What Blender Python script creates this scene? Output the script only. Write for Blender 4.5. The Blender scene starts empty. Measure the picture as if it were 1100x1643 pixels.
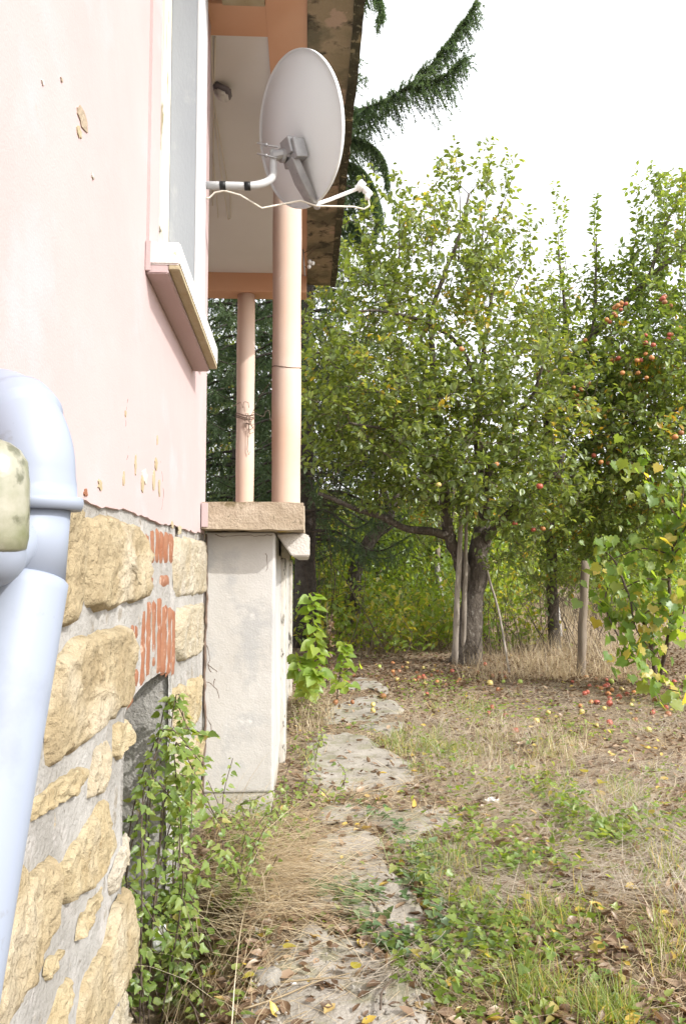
import bpy, bmesh, math, random
import numpy as np
from mathutils import Vector, Matrix
R_ = np.random.RandomState(7)
random.seed(7)
SC = bpy.context.scene
COL = SC.collection
rad = math.radians
# ------------------------------------------------------------------ camera
EYE = 1.55
F = 1253.0                       # focal length in photograph pixels (1100 x 1643)
TH = math.atan(84 / F)           # pitch up
PS = math.atan(58 * math.cos(TH) / F)   # yaw right
cam_d = bpy.data.cameras.new('camera')
cam = bpy.data.objects.new('camera', cam_d); COL.objects.link(cam)
cam.location = (0, 0, EYE)
cam.rotation_euler = (math.pi / 2 + TH, 0, -PS)
cam_d.sensor_fit = 'VERTICAL'; cam_d.sensor_height = 24.0; cam_d.lens = 24.0 * F / 1643
cam_d.clip_start = 0.05; cam_d.clip_end = 2000
SC.camera = cam
# ------------------------------------------------------------------ sky, sun, exposure
SUN_E, SUN_ROT = 37.0, 126.0
w = bpy.data.worlds.new('World'); SC.world = w; w.use_nodes = True
nt = w.node_tree; nt.nodes.clear()
sky = nt.nodes.new('ShaderNodeTexSky'); sky.sky_type = 'NISHITA'; sky.sun_disc = False
sky.sun_elevation = rad(SUN_E); sky.sun_rotation = rad(SUN_ROT)
sky.air_density = 1.0; sky.dust_density = 4.0; sky.ozone_density = 1.0; sky.altitude = 200
bg = nt.nodes.new('ShaderNodeBackground'); bg.inputs[1].default_value = 0.15
# thin white high cloud over the whole sky
hs = nt.nodes.new('ShaderNodeHueSaturation'); hs.inputs['Saturation'].default_value = 0.25; hs.inputs['Value'].default_value = 1.5
wo = nt.nodes.new('ShaderNodeOutputWorld')
nt.links.new(sky.outputs[0], hs.inputs['Color']); cm = nt.nodes.new('ShaderNodeMix'); cm.data_type = 'RGBA'; cm.inputs[0].default_value = 0.5; cm.inputs[7].default_value = (7.2, 7.2, 7.3, 1)
nt.links.new(hs.outputs[0], cm.inputs[6]); nt.links.new(cm.outputs[2], bg.inputs[0]); nt.links.new(bg.outputs[0], wo.inputs[0])
sl = bpy.data.lights.new('sun', 'SUN'); sl.energy = 2.15; sl.angle = rad(0.6); sl.color = (1.0, 0.975, 0.93)
so = bpy.data.objects.new('sun', sl); COL.objects.link(so)
sdir = Vector((math.sin(rad(SUN_ROT)) * math.cos(rad(SUN_E)), math.cos(rad(SUN_ROT)) * math.cos(rad(SUN_E)), math.sin(rad(SUN_E))))
so.rotation_euler = (-sdir).to_track_quat('-Z', 'Y').to_euler(); so.location = (30, -8, 30)
vs = SC.view_settings; vs.view_transform = 'Standard'; vs.look = 'None'; vs.gamma = 1.0; vs.use_curve_mapping = False
vs.exposure = 1.08
SC.render.engine = 'CYCLES'
SC.cycles.max_bounces = 7; SC.cycles.diffuse_bounces = 4; SC.cycles.transparent_max_bounces = 4

# ------------------------------------------------------------------ geometry of the view
Fw = np.array((math.sin(PS) * math.cos(TH), math.cos(PS) * math.cos(TH), math.sin(TH)))
Rt = np.array((math.cos(PS), -math.sin(PS), 0.0)); Up = np.cross(Rt, Fw)
CAM = np.array((0, 0, EYE))
def ray(px, py): return Fw + Rt * (px - 550) / F + Up * (821.5 - py) / F
def P(px, py, d):
    r = ray(px, py); return CAM + r * (d / r[1])
def Wp(px, py, x):
    r = ray(px, py); return CAM + r * (x / r[0])
def G(px, py, z=0.0):
    r = ray(px, py); return CAM + r * ((z - EYE) / r[2])

# ------------------------------------------------------------------ value noise
_perm = np.random.RandomState(3).randint(0, 2**31, 4096).astype(np.int64)
def _h(ix, iy, iz): return (_perm[(ix * 73856093 ^ iy * 19349663 ^ iz * 83492791) & 4095] % 100003) / 100003.0
def vnoise(p):
    p = np.asarray(p, float); i = np.floor(p).astype(np.int64); f = p - i; f = f * f * (3 - 2 * f)
    o = 0
    for a in (0, 1):
        for b in (0, 1):
            for c in (0, 1):
                wgt = (f[:, 0] if a else 1 - f[:, 0]) * (f[:, 1] if b else 1 - f[:, 1]) * (f[:, 2] if c else 1 - f[:, 2])
                o = o + wgt * _h(i[:, 0] + a, i[:, 1] + b, i[:, 2] + c)
    return o * 2 - 1
def fbm(p, o=3):
    p = np.asarray(p, float); s = 0; a = 1.0
    for k in range(o): s = s + a * vnoise(p * 2**k + 17.3 * k); a *= .5
    return s

# ------------------------------------------------------------------ mesh collector
ORG = {}                                    # world origin of each object that parents others
class MB:
    def __init__(s): s.v = []; s.f = []; s.n = 0; s.a = []
    def add(s, V, Fc, a=0.0):
        V = np.asarray(V, float).reshape(-1, 3); Fc = [np.asarray(x, np.int64) + s.n for x in (Fc if isinstance(Fc, list) else [Fc])]
        s.v.append(V); s.f += Fc; s.a.append(np.broadcast_to(np.asarray(a, float), (len(V),))); s.n += len(V); return s
    def mesh(s, name, off=(0, 0, 0), smooth=True):
        V = np.concatenate(s.v) - np.asarray(off); A = np.concatenate(s.a)
        me = bpy.data.meshes.new(name); me.vertices.add(len(V)); me.vertices.foreach_set('co', V.ravel())
        loops = np.concatenate([f.ravel() for f in s.f]); tot = np.concatenate([np.full(len(f), f.shape[1]) for f in s.f])
        st = np.concatenate(([0], np.cumsum(tot)[:-1]))
        me.loops.add(len(loops)); me.loops.foreach_set('vertex_index', loops.astype(np.int32))
        me.polygons.add(len(tot)); me.polygons.foreach_set('loop_start', st.astype(np.int32))
        me.polygons.foreach_set('use_smooth', np.full(len(tot), bool(smooth)))
        at = me.attributes.new('rnd', 'FLOAT', 'POINT'); at.data.foreach_set('value', A.astype(np.float32))
        me.update(calc_edges=True); return me
    def build(s, name, m, parent=None, smooth=True, kind=None):
        off = ORG[parent.name] if parent is not None else (0, 0, 0)
        me = s.mesh(name, off, smooth); me.materials.append(m)
        o = bpy.data.objects.new(name, me); COL.objects.link(o)
        if parent is not None: o.parent = parent
        ORG[o.name] = off
        if kind: o['kind'] = kind
        return o
    # ---- shapes
    def box(s, a, b, a_=0.0, bev=0.0):
        (x0, y0, z0), (x1, y1, z1) = a, b
        if bev:
            bm = bmesh.new(); bmesh.ops.create_cube(bm, size=1)
            for v in bm.verts: v.co = Vector(((x0 + x1) / 2 + v.co.x * (x1 - x0), (y0 + y1) / 2 + v.co.y * (y1 - y0), (z0 + z1) / 2 + v.co.z * (z1 - z0)))
            bmesh.ops.bevel(bm, geom=bm.edges[:], offset=bev, segments=2, affect='EDGES', profile=.6)
            return s.bm(bm, a_)
        V = [(x, y, z) for x in (x0, x1) for y in (y0, y1) for z in (z0, z1)]
        return s.add(V, [(0, 1, 3, 2), (4, 6, 7, 5), (0, 4, 5, 1), (2, 3, 7, 6), (0, 2, 6, 4), (1, 5, 7, 3)] and np.array([(0, 1, 3, 2), (4, 6, 7, 5), (0, 4, 5, 1), (2, 3, 7, 6), (0, 2, 6, 4), (1, 5, 7, 3)]), a_)
    def bm(s, bm, a_=0.0):
        bm.verts.index_update(); V = [v.co[:] for v in bm.verts]; by = {}
        for f in bm.faces: by.setdefault(len(f.verts), []).append([v.index for v in f.verts])
        bm.free(); return s.add(V, [np.array(x) for x in by.values()], a_)
    def tube(s, pts, r, n=8, cap=True, a_=0.0, rough=0.0):
        pts = np.asarray(pts, float); m = len(pts); r = np.broadcast_to(np.asarray(r, float), (m,))
        t = np.gradient(pts, axis=0); t /= np.linalg.norm(t, axis=1)[:, None] + 1e-9
        u = np.cross(t[0], (0, 0, 1.0) if abs(t[0][2]) < .9 else (1.0, 0, 0)); u /= np.linalg.norm(u)
        an = np.arange(n) * 2 * math.pi / n; ca, sa = np.cos(an)[:, None], np.sin(an)[:, None]
        V = np.empty((m, n, 3))
        for i in range(m):
            u = u - t[i] * np.dot(u, t[i]); u /= np.linalg.norm(u) + 1e-9
            V[i] = pts[i] + r[i] * (ca * u + sa * np.cross(t[i], u))
        if rough:
            q = V.reshape(-1, 3); c = np.repeat(pts, n, 0); d = q - c
            V = c + d * (1 + rough * fbm(q * (1.2 / max(r.max(), .02)), 3))[:, None]
        V = V.reshape(-1, 3)
        i = np.arange(m - 1)[:, None] * n; j = np.arange(n)[None]; k = (j + 1) % n
        Fq = np.stack([i + j, i + k, i + n + k, i + n + j], -1).reshape(-1, 4)
        fs = [Fq]
        if cap: fs += [np.arange(n)[::-1][None], (m - 1) * n + np.arange(n)[None]]
        return s.add(V, fs, a_)
    def grid(s, V, nu, nv, flip=False, a_=0.0):
        i = np.arange(nu - 1)[:, None] * nv; j = np.arange(nv - 1)[None]
        Fq = np.stack([i + j, i + j + 1, i + nv + j + 1, i + nv + j], -1).reshape(-1, 4)
        return s.add(V, Fq[:, ::-1] if flip else Fq, a_)
    def inst(s, TV, TF, pos, Rm, sc, a):
        TV = np.asarray(TV, float); TF = np.asarray(TF); n = len(pos); k = len(TV)
        V = np.einsum('nij,kj->nki', Rm, TV) * np.asarray(sc).reshape(-1, 1, 1) + np.asarray(pos)[:, None]
        Fc = (TF[None] + (np.arange(n) * k)[:, None, None]).reshape(-1, TF.shape[1])
        return s.add(V.reshape(-1, 3), Fc, np.repeat(a, k))

def empty(name, loc, label=None, cat=None, group=None):
    o = bpy.data.objects.new(name, None); COL.objects.link(o); o.location = loc; o.empty_display_size = .1
    ORG[o.name] = np.asarray(loc, float); tag(o, label, cat, group); return o
def tag(o, label=None, cat=None, group=None, kind=None):
    for k, v in (('label', label), ('category', cat), ('group', group), ('kind', kind)):
        if v: o[k] = v
    return o
def obj(name, me, loc=(0, 0, 0), rot=None, sc=1, parent=None):
    o = bpy.data.objects.new(name, me); COL.objects.link(o); o.location = loc
    if rot is not None: o.rotation_euler = rot
    o.scale = (sc, sc, sc) if np.isscalar(sc) else sc
    if parent is not None: o.parent = parent
    return o
def frames(y, zhint):
    y = y / (np.linalg.norm(y, axis=1)[:, None] + 1e-9); x = np.cross(y, zhint); x /= np.linalg.norm(x, axis=1)[:, None] + 1e-9
    return np.stack([x, y, np.cross(x, y)], -1)
def rnd_dirs(n, rs=R_):
    v = rs.normal(size=(n, 3)); return v / np.linalg.norm(v, axis=1)[:, None]

# ------------------------------------------------------------------ materials
class NT:
    def __init__(s, name):
        s.m = bpy.data.materials.new(name); s.m.use_nodes = True; s.t = s.m.node_tree; s.t.nodes.clear()
        s.out = s.n('ShaderNodeOutputMaterial')
        s.tc = s.n('ShaderNodeTexCoord')
    def n(s, t, **k):
        x = s.t.nodes.new(t)
        for a, b in k.items(): setattr(x, a, b)
        return x
    def l(s, a, b): s.t.links.new(a, b)
    def noise(s, sc, det=5, rough=.55, vec=None, stretch=None):
        x = s.n('ShaderNodeTexNoise'); x.inputs['Scale'].default_value = sc; x.inputs['Detail'].default_value = det; x.inputs['Roughness'].default_value = rough
        v = vec or s.tc.outputs['Object']
        if stretch:
            mp = s.n('ShaderNodeMapping'); mp.inputs['Scale'].default_value = stretch; s.l(v, mp.inputs[0]); v = mp.outputs[0]
        s.l(v, x.inputs['Vector']); return x.outputs['Fac']
    def ramp(s, f, lo, hi):
        x = s.n('ShaderNodeMapRange'); x.inputs[1].default_value = lo; x.inputs[2].default_value = hi; s.l(f, x.inputs[0]); return x.outputs[0]
    def mix(s, f, a, b):
        x = s.n('ShaderNodeMix', data_type='RGBA')
        if isinstance(f, (int, float)): x.inputs[0].default_value = f
        else: s.l(f, x.inputs[0])
        for sock, c in ((x.inputs[6], a), (x.inputs[7], b)):
            if isinstance(c, tuple): sock.default_value = c + (1,)
            else: s.l(c, sock)
        return x.outputs[2]
    def bump(s, f, st, dist=.01, nrm=None):
        x = s.n('ShaderNodeBump'); x.inputs['Strength'].default_value = st; x.inputs['Distance'].default_value = dist; s.l(f, x.inputs['Height'])
        if nrm is not None: s.l(nrm, x.inputs['Normal'])
        return x.outputs[0]
    def attr(s):
        return s.n('ShaderNodeAttribute', attribute_name='rnd').outputs['Fac']
    def surf(s, col, rough=.8, nrm=None, metal=0, spec=.3):
        b = s.n('ShaderNodeBsdfPrincipled')
        if isinstance(col, tuple): b.inputs['Base Color'].default_value = col + (1,)
        else: s.l(col, b.inputs['Base Color'])
        b.inputs['Roughness'].default_value = rough; b.inputs['Metallic'].default_value = metal; b.inputs['Specular IOR Level'].default_value = spec
        if nrm is not None: s.l(nrm, b.inputs['Normal'])
        s.l(b.outputs[0], s.out.inputs[0]); return s.m

def pmat(name, c1, c2, sc=4, lo=.35, hi=.65, rough=.85, spots=(), bump=(60, .3, .01), bump2=None, metal=0, spec=.25, stretch=None):
    t = NT(name); col = t.mix(t.ramp(t.noise(sc, 6, stretch=stretch), lo, hi), c1, c2)
    for (ssc, slo, shi, c) in spots: col = t.mix(t.ramp(t.noise(ssc, 7, .62, stretch=stretch), slo, shi), col, c)
    n = None
    if bump2: n = t.bump(t.noise(bump2[0], 4), bump2[1], bump2[2])
    if bump: n = t.bump(t.noise(bump[0], 6, stretch=stretch), bump[1], bump[2], n)
    return t.surf(col, rough, n, metal, spec)

def leafmat(name, cs, yellow=None, yfrac=.06, trans=.4, tcol=None, gloss=.045, rough=.4):
    t = NT(name); a = t.attr()
    cr = t.n('ShaderNodeValToRGB'); t.l(a, cr.inputs[0]); e = cr.color_ramp.elements
    n = len(cs); cols = list(cs)
    e[0].position = 0; e[0].color = cols[0] + (1,); e[1].position = 1 - (yfrac if yellow else 0); e[1].color = cols[-1] + (1,)
    for i in range(1, n - 1):
        x = e.new(i / (n - 1) * (1 - (yfrac if yellow else 0))); x.color = cols[i] + (1,)
    if yellow:
        x = e.new(1 - yfrac * .7); x.color = yellow + (1,)
    col = cr.outputs[0]
    d = t.n('ShaderNodeBsdfDiffuse'); t.l(col, d.inputs[0])
    tr = t.n('ShaderNodeBsdfTranslucent')
    g2 = t.n('ShaderNodeMix', data_type='RGBA', blend_type='MULTIPLY'); g2.inputs[0].default_value = 1
    t.l(col, g2.inputs[6]); g2.inputs[7].default_value = (tcol or (2.4, 2.2, .85)) + (1,)
    t.l(g2.outputs[2], tr.inputs[0])
    m1 = t.n('ShaderNodeMixShader'); m1.inputs[0].default_value = trans; t.l(d.outputs[0], m1.inputs[1]); t.l(tr.outputs[0], m1.inputs[2])
    gl = t.n('ShaderNodeBsdfGlossy'); gl.inputs['Roughness'].default_value = rough; gl.inputs[0].default_value = (.9, .95, .9, 1)
    m2 = t.n('ShaderNodeMixShader'); m2.inputs[0].default_value = gloss; t.l(m1.outputs[0], m2.inputs[1]); t.l(gl.outputs[0], m2.inputs[2])
    t.l(m2.outputs[0], t.out.inputs[0]); return t.m

M = {}
M['pink'] = pmat('pink_plaster', (0.416, 0.306, 0.298), (0.435, 0.337, 0.330), 1.3, .3, .7, .9, [(2.1, .55, .68, (0.43, 0.345, 0.35)), (9, .70, .78, (0.440, 0.304, 0.264)), (70, .72, .76, (0.400, 0.288, 0.248))], (120, .3, .004), (6, .25, .012))
M['white'] = pmat('white_limewash', (0.486, 0.486, 0.504), (0.540, 0.540, 0.553), 3, .3, .7, .9, [(14, .66, .74, (0.540, 0.522, 0.477))], (90, .25, .004))
M['reveal'] = pmat('shaded_limewash', (.255, .268, .29), (.30, .315, .335), 2.4, .3, .7, .9, [(5, .56, .66, (.34, .35, .36)), (30, .70, .75, (.33, .32, .3))], (90, .4, .004), stretch=(1, 1, .4))  # whitish jamb plaster, its blue-grey shade mixed into the base colour
M['sill'] = pmat('worn_white_sill', (0.648, 0.594, 0.558), (0.720, 0.693, 0.675), 5, .3, .6, .9, [(22, .62, .7, (0.495, 0.414, 0.252)), (40, .68, .72, (0.270, 0.243, 0.180))], (80, .4, .006))
M['drip'] = pmat('ochre_bare_render', (0.315, 0.255, 0.150), (0.390, 0.338, 0.232), 9, .3, .7, .95, [(30, .62, .7, (0.225, 0.195, 0.120))], (90, .5, .006))
M['orange'] = pmat('orange_plaster', (0.554, 0.311, 0.193), (0.580, 0.353, 0.231), 1.2, .3, .7, .9, [(12, .68, .76, (0.521, 0.353, 0.227))], (110, .2, .004))
M['column'] = pmat('column_peach_paint', (0.533, 0.353, 0.258), (0.550, 0.430, 0.361), 1.1, .35, .65, .88, [(6, .66, .72, (0.671, 0.568, 0.499)), (30, .70, .75, (0.387, 0.284, 0.172))], (120, .2, .004))
M['ceil'] = pmat('white_soffit', (0.597, 0.580, 0.566), (0.642, 0.636, 0.625), 1.0, .3, .7, .9, [(30, .72, .76, (0.452, 0.431, 0.390))], (90, .2, .004))
M['moss'] = pmat('mossy_concrete_eave', (0.225, 0.180, 0.112), (0.306, 0.239, 0.158), 3.5, .35, .6, .95, [(2.0, .60, .63, (0.378, 0.270, 0.198)), (2.4, .48, .58, (0.135, 0.117, 0.076)), (7, .54, .64, (0.059, 0.050, 0.036))], (50, .6, .02), (6, .3, .03))
M['edge'] = pmat('black_lichen_edge', (0.040, 0.036, 0.024), (0.080, 0.072, 0.044), 8, .35, .6, .97, [(22, .58, .66, (0.208, 0.192, 0.136)), (9, .60, .64, (0.240, 0.200, 0.120))], (60, .8, .02))
M['cap'] = pmat('weathered_concrete_cap', (0.289, 0.230, 0.162), (0.391, 0.323, 0.246), 4, .35, .62, .95, [(6, .58, .66, (0.153, 0.119, 0.068)), (5, .66, .70, (0.408, 0.281, 0.060)), (60, .62, .68, (0.136, 0.111, 0.076))], (70, .7, .01))
M['capw'] = pmat('pale_concrete_coping', (0.442, 0.399, 0.348), (0.527, 0.493, 0.451), 5, .35, .62, .95, [(14, .60, .68, (0.255, 0.230, 0.170))], (70, .6, .01))
M['pillar'] = pmat('grey_rendered_pillar', (0.394, 0.375, 0.350), (0.448, 0.434, 0.414), 1.6, .35, .65, .92, [(2.2, .52, .60, (0.349, 0.344, 0.336)), (4.5, .60, .66, (0.484, 0.470, 0.451)), (14, .66, .74, (0.358, 0.334, 0.294)), (1.3, .62, .70, (0.394, 0.353, 0.285))], (90, .5, .005), (5, .5, .02))
M['base'] = pmat('bare_concrete_foot', (0.340, 0.315, 0.264), (0.425, 0.399, 0.348), 6, .35, .65, .95, [(16, .60, .68, (0.187, 0.170, 0.111))], (70, .6, .01))
M['mossypost'] = pmat('lichen_render', (.36, .33, .28), (.50, .47, .42), 5, .35, .6, .95, [(11, .56, .62, (.08, .075, .06)), (35, .6, .66, (.06, .05, .045))], (60, .6, .01), stretch=(1, 1, .3))
M['mortar'] = pmat('smeared_mortar', (.24, .228, .208), (.34, .328, .308), 3.0, .35, .65, .95, [(5, .54, .64, (.35, .33, .31)), (9, .58, .66, (.22, .195, .16)), (26, .62, .70, (.15, .135, .115)), (7, .66, .70, (.34, .27, .17))], (55, .8, .012), (11, .7, .02))
def stonemat(name, c1, c2, c3, dk):
    t = NT(name); n1 = t.noise(6, 8, .65); n2 = t.noise(28, 6, .6); n3 = t.noise(3, 3)
    col = t.mix(t.ramp(n1, .36, .62), c1, c2); col = t.mix(t.ramp(n3, .5, .7), col, c3); col = t.mix(t.ramp(n2, .60, .74), col, dk)
    vo = t.n('ShaderNodeTexVoronoi'); vo.inputs['Scale'].default_value = 42; t.l(t.tc.outputs['Object'], vo.inputs['Vector'])
    b = t.bump(n2, 1.0, .02); b = t.bump(n1, .9, .04, b); b = t.bump(vo.outputs['Distance'], .35, .006, b)
    return t.surf(col, .95, b, 0, .15)
M['stone'] = stonemat('ochre_limestone', (0.287, 0.226, 0.135), (0.365, 0.300, 0.191), (0.400, 0.344, 0.252), (0.165, 0.113, 0.061))
M['stone2'] = stonemat('pale_limestone', (0.340, 0.285, 0.196), (0.391, 0.348, 0.264), (0.391, 0.348, 0.281), (0.281, 0.221, 0.136))
M['stone3'] = stonemat('yellow_limestone', (0.322, 0.252, 0.144), (0.374, 0.313, 0.200), (0.365, 0.309, 0.217), (0.244, 0.174, 0.087))
M['brick'] = pmat('orange_brick', (0.214, 0.084, 0.043), (0.246, 0.120, 0.071), 9, .35, .65, .95, [(16, .58, .66, (0.389, 0.268, 0.202)), (40, .62, .7, (0.272, 0.112, 0.050))], (90, .6, .006))
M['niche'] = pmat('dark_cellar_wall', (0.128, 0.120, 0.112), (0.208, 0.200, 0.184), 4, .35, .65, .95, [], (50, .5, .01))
M['pvc'] = pmat('white_blue_pvc', (.235, .265, .33), (.255, .285, .345), 1.5, .3, .7, .5, [(3.5, .56, .70, (.20, .222, .27)), (13, .64, .72, (.20, .21, .225)), (60, .72, .75, (.15, .155, .16))], (6, .04, .01), spec=.4)
def capmat():
    t = NT('mossy_plastic'); n1 = t.noise(9, 7, .6); n2 = t.noise(24, 5)
    col = t.mix(t.ramp(n1, .4, .62), (.27, .26, .20), (.13, .14, .07)); col = t.mix(t.ramp(n2, .58, .68), col, (.10, .10, .06))
    return t.surf(col, .35, t.bump(n1, .3, .01), 0, .5)
M['mosscap'] = capmat()
M['dish'] = pmat('dish_paint', (0.700, 0.732, 0.751), (0.721, 0.754, 0.768), 2, .3, .7, .5, [(26, .75, .79, (0.392, 0.367, 0.319))], (8, .03, .01), spec=.35)
M['galv'] = pmat('galvanised_bracket', (.28, .28, .285), (.38, .38, .385), 12, .3, .7, .5, [(50, .62, .72, (.2, .19, .18))], (80, .2, .003), metal=.55, spec=.4)
M['mast'] = pmat('grey_painted_mast', (.36, .36, .36), (.42, .42, .42), 6, .3, .7, .45, [(40, .7, .76, (.45, .42, .38))], (60, .1, .003), spec=.4)
M['black'] = pmat('black_tape', (.012, .012, .013), (.02, .02, .02), 9, rough=.45, bump=(60, .3, .002))
M['lnb'] = pmat('white_plastic', (.78, .78, .77), (.80, .80, .79), 3, rough=.4, bump=None, spec=.4)
M['cable'] = pmat('cream_cable', (.60, .56, .47), (.66, .62, .54), 9, rough=.6, bump=None)
M['wire'] = pmat('rusty_wire', (.10, .075, .06), (.17, .12, .09), 30, rough=.8, bump=None)
M['lampb'] = pmat('grey_lamp_body', (.14, .13, .15), (.20, .19, .21), 9, rough=.6, bump=None)
M['wood'] = pmat('flaking_white_wood', (.60, .57, .47), (.68, .66, .58), 6, .35, .65, .85, [(16, .58, .64, (.36, .31, .21))], (60, .5, .006), stretch=(1, 1, .15))
M['oldwood'] = pmat('weathered_grey_wood', (.20, .17, .14), (.32, .28, .235), 14, .35, .65, .92, [(30, .58, .68, (.12, .10, .08))], (90, .7, .01), stretch=(1, 1, .12))
M['postc'] = pmat('old_vineyard_post', (.15, .12, .09), (.23, .19, .15), 12, .35, .65, .95, [(20, .6, .7, (.10, .085, .06))], (80, .7, .01), stretch=(1, 1, .2))
M['cpost'] = pmat('concrete_post', (.28, .26, .24), (.36, .34, .31), 12, .35, .65, .95, [], (80, .5, .01))
M['bark'] = pmat('apple_bark', (.060, .048, .038), (.115, .096, .078), 14, .35, .65, .95, [(24, .56, .66, (.19, .17, .145)), (9, .62, .70, (.035, .03, .024))], (45, 1.0, .03), stretch=(1, 1, .45))
M['twig'] = pmat('twig_bark', (.065, .048, .036), (.12, .09, .068), 20, rough=.9, bump=(60, .4, .006))
M['sbark'] = pmat('spruce_bark', (.055, .045, .04), (.095, .08, .07), 12, .35, .65, .95, [], (40, 1.0, .03))
M['leaf'] = leafmat('apple_leaf', [(.08, .115, .034), (.12, .165, .042), (.16, .205, .055), (.21, .24, .085)], (.40, .30, .05), .035, .45)
M['leafr'] = leafmat('apple_leaf_fresh', [(.085, .13, .040), (.125, .18, .046), (.165, .225, .058), (.21, .25, .08)], (.40, .26, .05), .03, .45)
M['leafd'] = leafmat('dull_leaf', [(.075, .105, .036), (.11, .15, .046), (.155, .19, .06)], (.28, .17, .05), .08, .45)
M['leafy'] = leafmat('shrub_leaf_lit', [(.10, .16, .028), (.15, .22, .035), (.20, .26, .045)], (.34, .31, .06), .02, .5)
M['vine'] = leafmat('grape_leaf', [(.09, .16, .032), (.125, .20, .038), (.17, .24, .048), (.23, .26, .06)], (.42, .34, .08), .06, .5, gloss=.03)
M['sap'] = leafmat('sapling_leaf', [(.13, .21, .035), (.18, .26, .042), (.23, .29, .055)], (.36, .32, .055), .06, .5, gloss=.03)
M['weed'] = leafmat('weed_leaf', [(.095, .15, .034), (.135, .20, .042), (.18, .245, .058), (.24, .28, .085)], (.31, .265, .085), .04, .45, gloss=.03)
M['ivy'] = leafmat('ivy_leaf', [(.07, .12, .048), (.10, .155, .065), (.15, .20, .10)], None, 0, .25, gloss=.05)
M['grass'] = leafmat('green_grass', [(.13, .185, .045), (.18, .235, .065), (.25, .28, .10)], (.45, .37, .18), .2, .4, gloss=.03)
M['straw'] = leafmat('dry_grass', [(.33, .25, .145), (.48, .375, .235), (.60, .50, .34), (.70, .61, .45)], None, 0, .36, (1.1, 1, .85), gloss=.03)
M['straw2'] = leafmat('grey_hay', [(.36, .30, .225), (.48, .415, .33), (.60, .54, .45)], None, 0, .32, (1.1, 1, .85), gloss=.02)
M['dead'] = leafmat('dead_leaf', [(.10, .06, .036), (.16, .10, .06), (.24, .16, .10), (.34, .245, .16)], (.50, .36, .07), .06, .2, (1.3, 1, .7), gloss=.04)
M['needle'] = leafmat('spruce_needle', [(.065, .105, .052), (.095, .14, .068), (.13, .175, .085)], None, 0, .4, (1.3, 1.4, .9), gloss=.04)
def soilmat():
    t = NT('dry_soil'); n1 = t.noise(1.1, 8, .62); n2 = t.noise(26, 7, .65); n3 = t.noise(140, 4)
    col = t.mix(t.ramp(n1, .38, .62), (.135, .098, .066), (.225, .17, .118)); col = t.mix(t.ramp(n2, .42, .64), col, (.34, .265, .18)); col = t.mix(t.ramp(n3, .60, .72), col, (.11, .075, .045))
    return t.surf(col, .97, t.bump(n3, .8, .01, t.bump(n2, .9, .03)), 0, .1)
M['soil'] = soilmat()
M['slab'] = pmat('worn_path_concrete', (0.260, 0.235, 0.197), (0.353, 0.323, 0.281), 3, .35, .65, .95, [(4, .50, .60, (0.227, 0.214, 0.147)), (9, .56, .66, (0.185, 0.160, 0.118)), (90, .62, .70, (0.252, 0.218, 0.168))], (60, .7, .012), (9, .5, .02))
M['rock'] = pmat('grey_rubble', (.20, .185, .16), (.27, .25, .22), 9, .35, .65, .95, [(30, .6, .7, (.25, .22, .17))], (50, .8, .01))
def applemat(name, a, b, c):
    t = NT(name); col = t.mix(t.ramp(t.noise(14, 3), .38, .62), a, b); col = t.mix(t.ramp(t.noise(34, 4), .62, .7), col, c)
    return t.surf(col, .38, None, 0, .4)
M['a_red'] = applemat('apple_red', (.30, .045, .035), (.38, .11, .06), (.40, .27, .15))
M['a_yel'] = applemat('apple_yellow', (.46, .33, .10), (.44, .38, .13), (.28, .14, .06))
M['a_grn'] = applemat('apple_green', (.26, .36, .06), (.36, .42, .10), (.4, .4, .15))
M['a_brn'] = applemat('apple_rotten', (.20, .075, .032), (.30, .13, .05), (.11, .045, .02))
M['a_org'] = applemat('apple_orange', (.40, .14, .045), (.44, .22, .08), (.30, .07, .035))
M['paper'] = pmat('white_scrap', (.72, .72, .70), (.78, .78, .77), 20, rough=.8, bump=(40, .5, .01))
M['tile'] = pmat('red_shard', (.42, .15, .09), (.46, .2, .13), 20, rough=.9, bump=(60, .4, .01))
def glassmat():
    t = NT('window_glass'); return t.surf((.05, .055, .06), .06, None, 0, .6)
M['glass'] = glassmat()

def bez(p, n):
    p = np.asarray(p, float); m = len(p)
    if m < 3: return p[0] + (p[1] - p[0]) * np.linspace(0, 1, n)[:, None]
    t = np.linspace(0, m - 1, n); q = np.vstack([2 * p[0] - p[1], p, 2 * p[-1] - p[-2]]); i = np.minimum(t.astype(int), m - 2); f = (t - i)[:, None]
    a, b_, c, d = q[i], q[i + 1], q[i + 2], q[i + 3]
    return .5 * (2 * b_ + (c - a) * f + (2 * a - 5 * b_ + 4 * c - d) * f**2 + (3 * b_ - a - 3 * c + d) * f**3)

# ================================================================== GROUND
def smooth(a, b, x):
    t = np.clip((x - a) / (b - a), 0, 1); return t * t * (3 - 2 * t)
def ground_z(x, y):
    x = np.asarray(x, float); y = np.asarray(y, float)
    q = np.stack([x, y, np.zeros_like(x)], -1)
    far = smooth(40, 90, np.hypot(x, y))
    z = .035 * fbm(q * .9, 3) + .012 * vnoise(q * 6)
    z = z * (1 - .6 * smooth(.9, .2, x) * smooth(12, 9, y)) * (1 - far)
    z = z - .30 * smooth(-.22, -.52, x) * smooth(4.3, 3.3, y)
    z = z + .018 * np.clip(y - 13, 0, 40) + .03 * smooth(1.2, 2.6, x) * smooth(9, 4, y)
    return z
def axis(segs):
    o = []
    for a, b, st in segs: o.append(np.arange(a, b - 1e-6, st))
    return np.concatenate(o + [[segs[-1][1]]])
gx = axis([(-400, -60, 40), (-60, -8, 4), (-8, -1, .5), (-1, 5, .07), (5, 12, .2), (12, 60, 4), (60, 400, 40)])
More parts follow.
